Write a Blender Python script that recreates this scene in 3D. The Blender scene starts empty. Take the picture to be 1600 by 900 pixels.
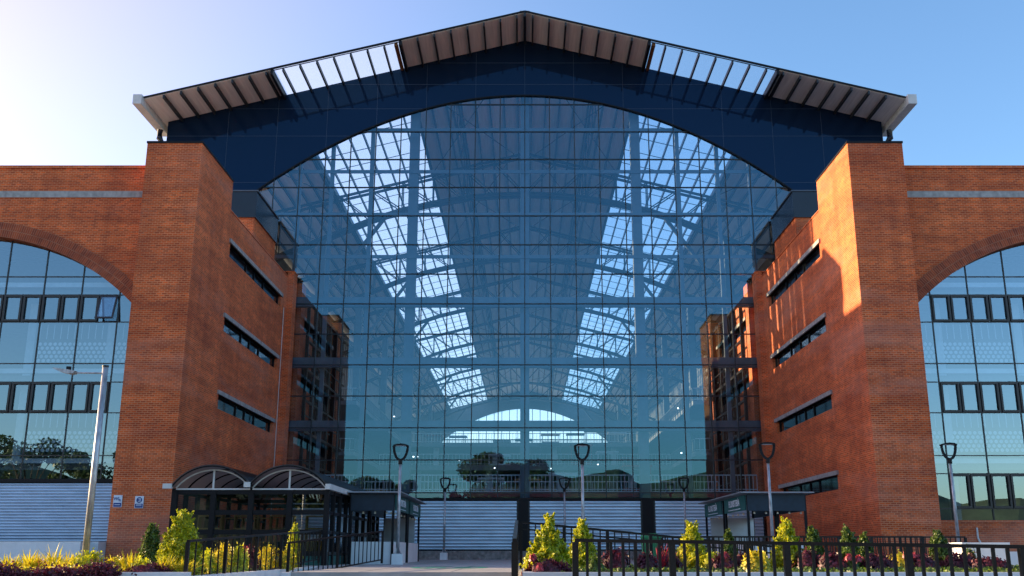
import bpy, math, random
import numpy as np
from mathutils import Vector, Matrix
random.seed(7)
R = math.radians
sc = bpy.context.scene
COL = sc.collection

# ------------------------------------------------------------------ camera
EYE = 0.57
cam_d = bpy.data.cameras.new('camera'); cam = bpy.data.objects.new('camera', cam_d); COL.objects.link(cam)
cam.location = (0, 0, EYE); cam.rotation_euler = (R(90 + 14.7), 0, 0)
cam_d.sensor_width = 36; cam_d.lens = 36 * 1562 / 1600; cam_d.shift_x = -0.0125
cam_d.clip_start = 0.1; cam_d.clip_end = 6000
sc.camera = cam

# ------------------------------------------------------------------ sky, sun, exposure
SUN_DIR = Vector((-math.cos(R(17.3)), math.sin(R(17.3)), 0))
SUN_EL = 11.5
sd = Vector((SUN_DIR.x * math.cos(R(SUN_EL)), SUN_DIR.y * math.cos(R(SUN_EL)), math.sin(R(SUN_EL))))
w = bpy.data.worlds.new('World'); sc.world = w; w.use_nodes = True
nt = w.node_tree; bg = nt.nodes['Background']
sky = nt.nodes.new('ShaderNodeTexSky'); sky.sky_type = 'NISHITA'; sky.sun_disc = False
sky.sun_elevation = R(SUN_EL); sky.sun_rotation = math.atan2(sd.x, sd.y)
sky.air_density = 1.0; sky.dust_density = 0.6; sky.ozone_density = 3.0
# hazy brightening of the sky round the sun
tc_ = nt.nodes.new('ShaderNodeTexCoord'); dt_ = nt.nodes.new('ShaderNodeVectorMath'); dt_.operation = 'DOT_PRODUCT'
nt.links.new(tc_.outputs['Generated'], dt_.inputs[0]); dt_.inputs[1].default_value = tuple(sd)
mx_ = nt.nodes.new('ShaderNodeMath'); mx_.operation = 'MAXIMUM'; mx_.inputs[1].default_value = 0; nt.links.new(dt_.outputs['Value'], mx_.inputs[0])
pw_ = nt.nodes.new('ShaderNodeMath'); pw_.operation = 'POWER'; pw_.inputs[1].default_value = 3.0; nt.links.new(mx_.outputs[0], pw_.inputs[0])
gl_ = nt.nodes.new('ShaderNodeVectorMath'); gl_.operation = 'SCALE'; gl_.inputs[0].default_value = (3.0, .85, .2); nt.links.new(pw_.outputs[0], gl_.inputs['Scale'])
ti_ = nt.nodes.new('ShaderNodeVectorMath'); ti_.operation = 'MULTIPLY'; ti_.inputs[1].default_value = (.86, .90, .93); nt.links.new(sky.outputs[0], ti_.inputs[0])
ad_ = nt.nodes.new('ShaderNodeVectorMath'); ad_.operation = 'ADD'; nt.links.new(ti_.outputs[0], ad_.inputs[0]); nt.links.new(gl_.outputs[0], ad_.inputs[1])
nt.links.new(ad_.outputs[0], bg.inputs[0]); bg.inputs[1].default_value = 0.15
sl = bpy.data.lights.new('sun', 'SUN'); sl.energy = 4.5; sl.angle = R(0.5); sl.color = (1.0, 0.72, 0.40)
so = bpy.data.objects.new('sun', sl); COL.objects.link(so); so.rotation_euler = (-sd).to_track_quat('-Z', 'Y').to_euler()
so.location = (-60, 20, 60)
sc.view_settings.view_transform = 'Standard'; sc.view_settings.look = 'None'
sc.view_settings.exposure = 1.5; sc.view_settings.gamma = 1
sc.render.engine = 'CYCLES'
cy = sc.cycles
cy.use_denoising = True; cy.denoiser = 'OPENIMAGEDENOISE'
cy.max_bounces = 7; cy.diffuse_bounces = 3; cy.glossy_bounces = 4; cy.transmission_bounces = 4
cy.transparent_max_bounces = 16; cy.sample_clamp_indirect = 4; cy.caustics_reflective = False; cy.caustics_refractive = False

# ------------------------------------------------------------------ mesh helpers
class MB:
    def __init__(s): s.v = []; s.f = []; s.uv = None
    def add(s, vs, fs):
        n = len(s.v); s.v += [tuple(p) for p in vs]; s.f += [tuple(n + i for i in f) for f in fs]; return s
    def box(s, x0, x1, y0, y1, z0, z1):
        if x0 > x1: x0, x1 = x1, x0
        if y0 > y1: y0, y1 = y1, y0
        if z0 > z1: z0, z1 = z1, z0
        return s.add([(x0,y0,z0),(x1,y0,z0),(x1,y1,z0),(x0,y1,z0),(x0,y0,z1),(x1,y0,z1),(x1,y1,z1),(x0,y1,z1)],
              [(0,3,2,1),(4,5,6,7),(0,1,5,4),(1,2,6,5),(2,3,7,6),(3,0,4,7)])
    def beam(s, p, q, w, h=None, up=(0,0,1)):
        h = h or w; p = Vector(p); q = Vector(q); d = (q - p)
        if d.length < 1e-6: return s
        d.normalize(); u = Vector(up)
        if abs(d.dot(u)) > 0.98: u = Vector((0,1,0))
        a = d.cross(u).normalized() * (w/2); b = a.cross(d).normalized() * (h/2)
        vs = []
        for c in (p, q): vs += [c-a-b, c+a-b, c+a+b, c-a+b]
        return s.add(vs, [(0,1,2,3),(7,6,5,4),(0,4,5,1),(1,5,6,2),(2,6,7,3),(3,7,4,0)])
    def tube(s, pts, r, n=8, r2=None):
        pts = [Vector(p) for p in pts]; m = len(pts); vs = []; fs = []
        for i, p in enumerate(pts):
            d = (pts[min(i+1,m-1)] - pts[max(i-1,0)]).normalized()
            u = Vector((0,0,1)) if abs(d.z) < 0.95 else Vector((0,1,0))
            a = d.cross(u).normalized(); b = a.cross(d).normalized()
            rr = r if r2 is None else r + (r2 - r) * i / (m-1)
            for k in range(n):
                t = 2*math.pi*k/n; vs.append(p + a*math.cos(t)*rr + b*math.sin(t)*rr)
        for i in range(m-1):
            for k in range(n):
                k2 = (k+1) % n; fs.append((i*n+k, i*n+k2, (i+1)*n+k2, (i+1)*n+k))
        fs.append(tuple(range(n-1,-1,-1))); fs.append(tuple((m-1)*n+k for k in range(n)))
        return s.add(vs, fs)
    def prism(s, poly, axis, a0, a1):
        """poly in the plane across axis; axis 'y': poly=(x,z); axis 'x': poly=(y,z); axis 'z': poly=(x,y)"""
        n = len(poly)
        def P(t, a):
            return (t[0], a, t[1]) if axis == 'y' else ((a, t[0], t[1]) if axis == 'x' else (t[0], t[1], a))
        vs = [P(t, a0) for t in poly] + [P(t, a1) for t in poly]
        fs = [tuple(range(n)), tuple(range(2*n-1, n-1, -1))] + [(i, (i+1)%n, n+(i+1)%n, n+i) for i in range(n)]
        return s.add(vs, fs)
    def disc(s, c, r, n, nrm='y'):
        vs = [(c[0]+r*math.cos(2*math.pi*k/n), c[1], c[2]+r*math.sin(2*math.pi*k/n)) for k in range(n)]
        return s.add(vs, [tuple(range(n))])
    def build(s, name, mat, parent=None, smooth=False, label=None):
        me = bpy.data.meshes.new(name)
        off = Vector((0,0,0))
        if parent is not None: off = origin(parent)
        me.from_pydata([(p[0]-off.x, p[1]-off.y, p[2]-off.z) for p in s.v], [], s.f)
        if s.uv is not None:
            lay = me.uv_layers.new(name='UVMap')
            for l in me.loops: lay.data[l.index].uv = s.uv[l.vertex_index]
        me.materials.append(mat)
        if smooth:
            for p in me.polygons: p.use_smooth = True
        me.update()
        o = bpy.data.objects.new(name, me); COL.objects.link(o)
        if parent is not None: o.parent = parent
        if label: o['label'] = label
        return o

def fix_normals(o):
    import bmesh
    bm = bmesh.new(); bm.from_mesh(o.data); bmesh.ops.recalc_face_normals(bm, faces=bm.faces); bm.to_mesh(o.data); bm.free(); return o

def origin(o):
    v = Vector((0,0,0))
    while o is not None: v = v + Vector(o.location); o = o.parent
    return v
def tag(o, label, cat, group=None, kind=None):
    o['label'] = label; o['category'] = cat
    if group: o['group'] = group
    if kind: o['kind'] = kind
    return o
def thing(name, label, cat, loc=(0,0,0), group=None):
    o = bpy.data.objects.new(name, None); COL.objects.link(o); o.location = loc; o.empty_display_size = 0.2
    return tag(o, label, cat, group)
def structure(o, kind='structure'): o['kind'] = kind; return o
KIDS = {}
def dup(root, loc, label=None, rotz=None, scale=None):
    def cp(o, parent):
        c = o.copy(); COL.objects.link(c); c.parent = parent
        for ch in [x for x in ALL() if x.parent == o]: cp(ch, c)
        return c
    snapshot = list(bpy.data.objects)
    def ALL(): return snapshot
    r = cp(root, None); r.location = loc
    if label: r['label'] = label
    if rotz is not None: r.rotation_euler = (0,0,rotz)
    if scale is not None: r.scale = scale
    return r

# ------------------------------------------------------------------ materials
def nodes(name):
    m = bpy.data.materials.new(name); m.use_nodes = True; t = m.node_tree
    return m, t, t.nodes, t.links, t.nodes['Principled BSDF']
def N(t, typ, **kw):
    n = t.nodes.new(typ)
    for k, v in kw.items(): setattr(n, k, v)
    return n
def plain(name, col, rough=0.6, metal=0.0, var=0.15, scale=3.0, bump=0.0, bscale=60, spec=None, stretch=(1,1,1), streak=0.0):
    m, t, ns, lk, b = nodes(name)
    b.inputs['Roughness'].default_value = rough; b.inputs['Metallic'].default_value = metal
    if spec is not None: b.inputs['Specular IOR Level'].default_value = spec
    geo = N(t, 'ShaderNodeNewGeometry'); mp = N(t, 'ShaderNodeMapping'); mp.inputs['Scale'].default_value = stretch
    lk.new(geo.outputs['Position'], mp.inputs[0])
    nz = N(t, 'ShaderNodeTexNoise'); nz.inputs['Scale'].default_value = scale; nz.inputs['Detail'].default_value = 6
    lk.new(mp.outputs[0], nz.inputs['Vector'])
    mx = N(t, 'ShaderNodeMixRGB'); mx.inputs[1].default_value = (*[c*(1-var) for c in col], 1); mx.inputs[2].default_value = (*[min(1,c*(1+var)) for c in col], 1)
    rp = N(t, 'ShaderNodeValToRGB'); rp.color_ramp.elements[0].position = .32; rp.color_ramp.elements[1].position = .68
    lk.new(nz.outputs['Fac'], rp.inputs[0]); lk.new(rp.outputs[0], mx.inputs[0])
    out = mx.outputs[0]
    if streak:
        mp2 = N(t, 'ShaderNodeMapping'); mp2.inputs['Scale'].default_value = (2.2, 2.2, .12); lk.new(geo.outputs['Position'], mp2.inputs[0])
        n2 = N(t, 'ShaderNodeTexNoise'); n2.inputs['Scale'].default_value = 2; n2.inputs['Detail'].default_value = 5; lk.new(mp2.outputs[0], n2.inputs['Vector'])
        r2 = N(t, 'ShaderNodeValToRGB'); r2.color_ramp.elements[0].position = .45; r2.color_ramp.elements[1].position = .75
        r2.color_ramp.elements[0].color = (1,1,1,1); r2.color_ramp.elements[1].color = (1-streak,)*3 + (1,)
        m3 = N(t, 'ShaderNodeMixRGB', blend_type='MULTIPLY'); m3.inputs[0].default_value = 1
        lk.new(n2.outputs['Fac'], r2.inputs[0]); lk.new(out, m3.inputs[1]); lk.new(r2.outputs[0], m3.inputs[2]); out = m3.outputs[0]
    lk.new(out, b.inputs['Base Color'])
    if bump:
        nb = N(t, 'ShaderNodeTexNoise'); nb.inputs['Scale'].default_value = bscale; nb.inputs['Detail'].default_value = 4
        lk.new(geo.outputs['Position'], nb.inputs['Vector'])
        bp = N(t, 'ShaderNodeBump'); bp.inputs['Strength'].default_value = bump; bp.inputs['Distance'].default_value = .02
        lk.new(nb.outputs['Fac'], bp.inputs['Height']); lk.new(bp.outputs[0], b.inputs['Normal'])
    return m

def brick_mat(name, c1, c2, mortar, bw=.25, rh=.085, uv=False, msize=.011):
    m, t, ns, lk, b = nodes(name)
    b.inputs['Roughness'].default_value = .85
    geo = N(t, 'ShaderNodeNewGeometry')
    if uv:
        tc = N(t, 'ShaderNodeTexCoord'); vec = tc.outputs['UV']
    else:
        sp = N(t, 'ShaderNodeSeparateXYZ'); lk.new(geo.outputs['Position'], sp.inputs[0])
        sn = N(t, 'ShaderNodeSeparateXYZ'); lk.new(geo.outputs['True Normal'], sn.inputs[0])
        ab = N(t, 'ShaderNodeMath', operation='ABSOLUTE'); lk.new(sn.outputs[0], ab.inputs[0])
        gt = N(t, 'ShaderNodeMath', operation='GREATER_THAN'); gt.inputs[1].default_value = .7; lk.new(ab.outputs[0], gt.inputs[0])
        mxu = N(t, 'ShaderNodeMix'); lk.new(gt.outputs[0], mxu.inputs[0]); lk.new(sp.outputs[0], mxu.inputs[2]); lk.new(sp.outputs[1], mxu.inputs[3])
        cb = N(t, 'ShaderNodeCombineXYZ'); lk.new(mxu.outputs[0], cb.inputs[0]); lk.new(sp.outputs[2], cb.inputs[1]); vec = cb.outputs[0]
    br = N(t, 'ShaderNodeTexBrick'); br.offset = .5
    for k, v in (('Scale', 1), ('Brick Width', bw), ('Row Height', rh), ('Mortar Size', msize), ('Mortar Smooth', .2), ('Bias', 0.0)): br.inputs[k].default_value = v
    br.inputs['Color1'].default_value = (*c1, 1); br.inputs['Color2'].default_value = (*c2, 1); br.inputs['Mortar'].default_value = (*mortar, 1)
    lk.new(vec, br.inputs['Vector'])
    # wide blotches, batches of courses, pale efflorescence and dark weather marks
    mp = N(t, 'ShaderNodeMapping'); mp.inputs['Scale'].default_value = (.16, .16, .9) ; lk.new(geo.outputs['Position'], mp.inputs[0])
    n1 = N(t, 'ShaderNodeTexNoise'); n1.inputs['Scale'].default_value = 1.0; n1.inputs['Detail'].default_value = 8; n1.inputs['Roughness'].default_value = .65; lk.new(mp.outputs[0], n1.inputs['Vector'])
    r1 = N(t, 'ShaderNodeValToRGB'); r1.color_ramp.elements[0].position = .3; r1.color_ramp.elements[1].position = .7
    r1.color_ramp.elements[0].color = (.74,.66,.66,1); r1.color_ramp.elements[1].color = (1.12,1.15,1.1,1)
    lk.new(n1.outputs['Fac'], r1.inputs[0])
    m1 = N(t, 'ShaderNodeMixRGB', blend_type='MULTIPLY'); m1.inputs[0].default_value = 1; lk.new(br.outputs['Color'], m1.inputs[1]); lk.new(r1.outputs[0], m1.inputs[2])
    n2 = N(t, 'ShaderNodeTexNoise'); n2.inputs['Scale'].default_value = .55; n2.inputs['Detail'].default_value = 9; n2.inputs['Roughness'].default_value = .7; lk.new(geo.outputs['Position'], n2.inputs['Vector'])
    r2 = N(t, 'ShaderNodeValToRGB'); r2.color_ramp.elements[0].position = .58; r2.color_ramp.elements[1].position = 1.0
    lk.new(n2.outputs['Fac'], r2.inputs[0])
    m2 = N(t, 'ShaderNodeMixRGB'); lk.new(r2.outputs[0], m2.inputs[0]); lk.new(m1.outputs[0], m2.inputs[1]); m2.inputs[2].default_value = (.60,.25,.15,1)
    n3 = N(t, 'ShaderNodeTexNoise'); n3.inputs['Scale'].default_value = 2.6; n3.inputs['Detail'].default_value = 5
    lk.new(mp.outputs[0], n3.inputs['Vector'])
    r3 = N(t, 'ShaderNodeValToRGB'); r3.color_ramp.elements[0].position = .35; r3.color_ramp.elements[1].position = .65
    r3.color_ramp.elements[0].color = (.82,.78,.78,1); r3.color_ramp.elements[1].color = (1.12,1.12,1.1,1); lk.new(n3.outputs['Fac'], r3.inputs[0])
    m3 = N(t, 'ShaderNodeMixRGB', blend_type='MULTIPLY'); m3.inputs[0].default_value = 1; lk.new(m2.outputs[0], m3.inputs[1]); lk.new(r3.outputs[0], m3.inputs[2])
    mp4 = N(t, 'ShaderNodeMapping'); mp4.inputs['Scale'].default_value = (1.1, 1.1, .07); lk.new(geo.outputs['Position'], mp4.inputs[0])
    n4 = N(t, 'ShaderNodeTexNoise'); n4.inputs['Scale'].default_value = 1.0; n4.inputs['Detail'].default_value = 7; n4.inputs['Roughness'].default_value = .6; lk.new(mp4.outputs[0], n4.inputs['Vector'])
    r4 = N(t, 'ShaderNodeValToRGB'); r4.color_ramp.elements[0].position = .36; r4.color_ramp.elements[1].position = .62
    r4.color_ramp.elements[0].color = (.82,.78,.78,1); r4.color_ramp.elements[1].color = (1.06,1.06,1.06,1); lk.new(n4.outputs['Fac'], r4.inputs[0])
    m4 = N(t, 'ShaderNodeMixRGB', blend_type='MULTIPLY'); m4.inputs[0].default_value = 1; lk.new(m3.outputs[0], m4.inputs[1]); lk.new(r4.outputs[0], m4.inputs[2])
    n5 = N(t, 'ShaderNodeTexNoise'); n5.inputs['Scale'].default_value = .33; n5.inputs['Detail'].default_value = 10; n5.inputs['Roughness'].default_value = .72; lk.new(mp.outputs[0], n5.inputs['Vector'])
    r5 = N(t, 'ShaderNodeValToRGB'); r5.color_ramp.elements[0].position = .50; r5.color_ramp.elements[1].position = .78; lk.new(n5.outputs['Fac'], r5.inputs[0])
    m5 = N(t, 'ShaderNodeMixRGB'); lk.new(r5.outputs[0], m5.inputs[0]); lk.new(m4.outputs[0], m5.inputs[1]); m5.inputs[2].default_value = (.58,.25,.17,1)
    lk.new(m5.outputs[0], b.inputs['Base Color'])
    bp = N(t, 'ShaderNodeBump'); bp.inputs['Strength'].default_value = .5; bp.inputs['Distance'].default_value = .012; bp.invert = True
    lk.new(br.outputs['Fac'], bp.inputs['Height']); lk.new(bp.outputs[0], b.inputs['Normal'])
    return m

def glass_mat(name, tint, base=.12, refl=(.8,.9,1), power=4.0, top=.8, rough=0.0):
    m, t, ns, lk, b = nodes(name)
    ns.remove(b); out = [n for n in ns if n.type == 'OUTPUT_MATERIAL'][0]
    tr = N(t, 'ShaderNodeBsdfTransparent'); tr.inputs[0].default_value = (*tint, 1)
    gl = N(t, 'ShaderNodeBsdfGlossy'); gl.inputs['Color'].default_value = (*refl, 1); gl.inputs['Roughness'].default_value = rough
    lw = N(t, 'ShaderNodeLayerWeight'); lw.inputs[0].default_value = .5
    pw = N(t, 'ShaderNodeMath', operation='POWER'); pw.inputs[1].default_value = power; lk.new(lw.outputs['Facing'], pw.inputs[0])
    ml = N(t, 'ShaderNodeMath', operation='MULTIPLY_ADD'); ml.inputs[1].default_value = top; ml.inputs[2].default_value = base; ml.use_clamp = True
    lk.new(pw.outputs[0], ml.inputs[0])
    mx = N(t, 'ShaderNodeMixShader'); lk.new(ml.outputs[0], mx.inputs[0]); lk.new(tr.outputs[0], mx.inputs[1]); lk.new(gl.outputs[0], mx.inputs[2])
    lk.new(mx.outputs[0], out.inputs[0])
    return m

def leaf_mat(name, c1, c2, c3=None, trans=.35):
    m, t, ns, lk, b = nodes(name)
    ns.remove(b); out = [n for n in ns if n.type == 'OUTPUT_MATERIAL'][0]
    geo = N(t, 'ShaderNodeNewGeometry'); rp = N(t, 'ShaderNodeValToRGB')
    rp.color_ramp.elements[0].color = (*c1, 1); rp.color_ramp.elements[1].color = (*c2, 1)
    if c3: e = rp.color_ramp.elements.new(.5); e.color = (*c3, 1)
    lk.new(geo.outputs['Random Per Island'], rp.inputs[0])
    df = N(t, 'ShaderNodeBsdfDiffuse'); tl = N(t, 'ShaderNodeBsdfTranslucent'); lk.new(rp.outputs[0], df.inputs[0]); lk.new(rp.outputs[0], tl.inputs[0])
    mx = N(t, 'ShaderNodeMixShader'); mx.inputs[0].default_value = trans; lk.new(df.outputs[0], mx.inputs[1]); lk.new(tl.outputs[0], mx.inputs[2])
    gl = N(t, 'ShaderNodeBsdfGlossy'); gl.inputs['Roughness'].default_value = .45
    m2 = N(t, 'ShaderNodeMixShader'); m2.inputs[0].default_value = .05; lk.new(mx.outputs[0], m2.inputs[1]); lk.new(gl.outputs[0], m2.inputs[2])
    lk.new(m2.outputs[0], out.inputs[0])
    return m

BRICK = brick_mat('brick', (.84,.135,.012), (.44,.056,.006), (.70,.28,.13), bw=.25, rh=.09, msize=.0155)
BRICK_RING = brick_mat('brick_ring', (.46,.085,.020), (.26,.045,.014), (.40,.20,.12), bw=.10, rh=.36, uv=True, msize=.012)
CONC = plain('concrete', (.38,.37,.35), .85, var=.22, scale=4, bump=.3, streak=.25)
PLAZA = plain('plaza_concrete', (.40,.385,.36), .8, var=.15, scale=1.3, bump=.2)
KERB = plain('weathered_concrete', (.26,.24,.22), .9, var=.35, scale=5, bump=.4, streak=.3)
GROUND = plain('paving', (.33,.29,.24), .9, var=.2, scale=.8, bump=.2)
WHITE = plain('white_paint', (.78,.78,.77), .6, var=.05, scale=2, streak=.08)
GUTTER = plain('gutter_metal', (.66,.65,.62), .45, var=.08, scale=3, streak=.1)
BLACK = plain('black_steel', (.008,.008,.010), .45, var=.3, scale=20, spec=.2)
RAILBLK = plain('railing_paint', (.009,.008,.008), .35, var=.4, scale=30, spec=.28)
BRONZE = plain('dark_window_frame', (.030,.024,.022), .35, var=.2, scale=10)
MULL = plain('mullion', (.012,.016,.022), .4, var=.2)
STEELBLUE = plain('grey_blue_steel', (.085,.11,.14), .5, var=.12, scale=2)
TRUSS = plain('dark_truss_steel', (.022,.030,.040), .5, var=.15, scale=2)
SOFFIT = plain('roof_sheet', (.88,.84,.78), .6, var=.08, scale=1.5, stretch=(6,.3,1))
ROOFTOP = plain('roof_top', (.45,.45,.44), .5, var=.1)
PURLIN = plain('purlin', (.016,.020,.026), .45, var=.2)
CLAD = plain('dark_cladding', (.010,.014,.024), .25, var=.2, scale=.6)
SHUTTER = plain('galvanised_shutter', (.52,.61,.70), .32, metal=.75, var=.10, scale=.9, stretch=(1,1,3))
GALV = plain('galvanised_pole', (.40,.41,.42), .45, metal=.5, var=.35, scale=9, stretch=(1,1,.4))
DARKIN = plain('dark_interior', (.05,.05,.055), .8)
INTW = plain('interior_white', (.55,.60,.63), .8, var=.08)
INTG = plain('interior_floor', (.20,.22,.24), .7, var=.1)
WOOD = plain('pale_wood', (.42,.24,.09), .6, var=.2, scale=5)
GREEN = plain('dark_green_canvas', (.004,.085,.075), .6, var=.15)
TEAL = plain('dark_awning', (.008,.022,.038), .55, var=.2, scale=5)
BINGREEN = plain('bin_green', (.012,.17,.060), .5)
MARK = plain('green_floor_paint', (.03,.36,.20), .7, var=.25, scale=6)
BLUE = plain('sign_blue', (.010,.045,.22), .5)
SIGNW = plain('sign_white', (.72,.78,.84), .5, var=.03)
SOIL = plain('soil', (.05,.035,.025), .95, var=.4, scale=9, bump=.5)
POLY = glass_mat('smoked_polycarbonate', (.22,.20,.18), base=.05, top=.35, rough=.2)
_t = POLY.node_tree; _o = [n for n in _t.nodes if n.type == 'OUTPUT_MATERIAL'][0]; _src = _o.inputs[0].links[0].from_socket
_tl = _t.nodes.new('ShaderNodeBsdfTranslucent'); _tl.inputs[0].default_value = (.36,.33,.31,1)
_mx = _t.nodes.new('ShaderNodeMixShader'); _mx.inputs[0].default_value = .6; _t.links.new(_src, _mx.inputs[1]); _t.links.new(_tl.outputs[0], _mx.inputs[2]); _t.links.new(_mx.outputs[0], _o.inputs[0])
BULB = plain('hanging_bulb', (.70,.62,.45), .3)
RED = plain('red_band', (.25,.03,.03), .5)
GLASS = glass_mat('curtain_glass', (.84,.93,1.0), base=.15, refl=(.34,.76,1.0))
WGLASS = glass_mat('wing_glass', (.72,.84,.92), base=.30, refl=(.72,.90,1.0))
DGLASS = glass_mat('kiosk_glass', (.45,.50,.50), base=.10)
SKYGL = glass_mat('skylight_glass', (.98,1.0,1.0), base=.03, top=.25)
_t = SKYGL.node_tree; _o = [n for n in _t.nodes if n.type == 'OUTPUT_MATERIAL'][0]; _src = _o.inputs[0].links[0].from_socket
_tl = _t.nodes.new('ShaderNodeBsdfTranslucent'); _tl.inputs[0].default_value = (.85,.93,1,1)
_mx = _t.nodes.new('ShaderNodeMixShader'); _mx.inputs[0].default_value = .09; _t.links.new(_src, _mx.inputs[1]); _t.links.new(_tl.outputs[0], _mx.inputs[2]); _t.links.new(_mx.outputs[0], _o.inputs[0])
NAVY, t_, n_, l_, b_ = nodes('navy_spandrel_glass')
b_.inputs['Base Color'].default_value = (.006,.016,.042,1); b_.inputs['Roughness'].default_value = .04; b_.inputs['IOR'].default_value = 1.42; b_.inputs['Specular Tint'].default_value = (.25,.56,.90,1)
SLOTG, t_, n_, l_, b_ = nodes('slot_window_glass')
b_.inputs['Base Color'].default_value = (.008,.010,.014,1); b_.inputs['Roughness'].default_value = .05; b_.inputs['IOR'].default_value = 1.5
LIME = leaf_mat('lime_leaves', (.20,.28,.012), (.85,.76,.02), (.52,.55,.014), trans=.45)
GRN = leaf_mat('green_leaves', (.03,.07,.012), (.16,.24,.02), trans=.35)
YEL = leaf_mat('yellow_leaves', (.34,.36,.02), (.90,.68,.03), (.70,.58,.02), trans=.45)
PUR = leaf_mat('purple_leaves', (.045,.008,.018), (.20,.03,.055), (.09,.014,.03), trans=.3)
PINK = leaf_mat('pink_petals', (.34,.02,.05), (.62,.09,.12), trans=.3)
TREEL = leaf_mat('tree_leaves', (.02,.045,.012), (.07,.12,.02), trans=.25)
BARK = plain('bark', (.06,.045,.03), .9, var=.3, scale=8, bump=.5)
HILL = plain('hill_forest', (.05,.08,.035), .95, var=.4, scale=.05)

# ------------------------------------------------------------------ dimensions (m)
DP, DB, DW, DG = 45.0, 50.3, 46.0, 66.0          # pier front, pier back, wing wall, glass wall
XP, XO, XC = 15.6, 18.25, 15.9
DR, DEND = 62.0, 230.0
def roofz(x): return 36.5 - 0.252 * abs(x)
def archz(x): return 32.15 - x * x / 48.5
EAVE = 25.7

# ------------------------------------------------------------------ ground
g = MB().add([(-3000,-3000,-1.03),(3000,-3000,-1.03),(3000,3000,-1.03),(-3000,3000,-1.03)], [(0,1,2,3)]).build('ground', GROUND); structure(g)
pz = [(-6.35,28),(-.25,28),(-.25,34),(60,34),(60,65.3),(-60,65.3),(-60,39.6),(-5.95,39.6)]
structure(fix_normals(MB().prism(pz, 'z', -1.03, 0).build('plaza', PLAZA)))
# expansion joints of the plaza
jb = MB()
for y in (31,34.5,38,42,46,50,54,58,62): jb.box(-6.2 if y < 40 else -14, 14 if y > 34 else -.3, y-.012, y+.012, .001, .004)
for x in (-4.5,-2,.5,3,5.5,8): jb.box(x-.012, x+.012, 34.2 if x > -.3 else 28.1, 65, .001, .0045)
structure(jb.build('plaza_joints', KERB))
# left ramp and right ramp, low walk on the right
structure(fix_normals(MB().prism([(18,-.95),(24,-.48),(39.6,-.01),(39.6,-1.03),(18,-1.03)], 'x', -8.15, -6.36).build('ramp', PLAZA)))
structure(fix_normals(MB().prism([(-.2,.06),(9,-.82),(9,-1.03),(-.2,-1.03)], 'y', 27.3, 33.9).build('ramp', PLAZA)))
structure(MB().box(.3, 16, 13.5, 17.9, -1.03, -.52).build('pavement', PLAZA))
# painted mark on the plaza
mk = MB()
cx, cyy = -2.55, 35.2
for k in range(28):
    a0, a1 = 2*math.pi*k/28, 2*math.pi*(k+1)/28
    if k in (5,6,19): continue
    mk.add([(cx+1.3*math.cos(a0),cyy+2.2*math.sin(a0),.006),(cx+1.3*math.cos(a1),cyy+2.2*math.sin(a1),.006),
            (cx+1.02*math.cos(a1),cyy+1.75*math.sin(a1),.006),(cx+1.02*math.cos(a0),cyy+1.75*math.sin(a0),.006)], [(0,1,2,3)])
mk.box(cx-.75,cx-.1,cyy-.9,cyy+.2,.005,.007).box(cx+.15,cx+.7,cyy-.3,cyy+.9,.005,.007)
structure(mk.build('floor_marking', MARK))

# ------------------------------------------------------------------ THE MARKET HALL
hall = thing('market_hall', 'large brick and glass market hall with gabled roof and arched glass front', 'building', (0, DG, 0))
def part(mb, name, mat, par=hall, **k): return mb.build(name, mat, par, **k)

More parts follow.
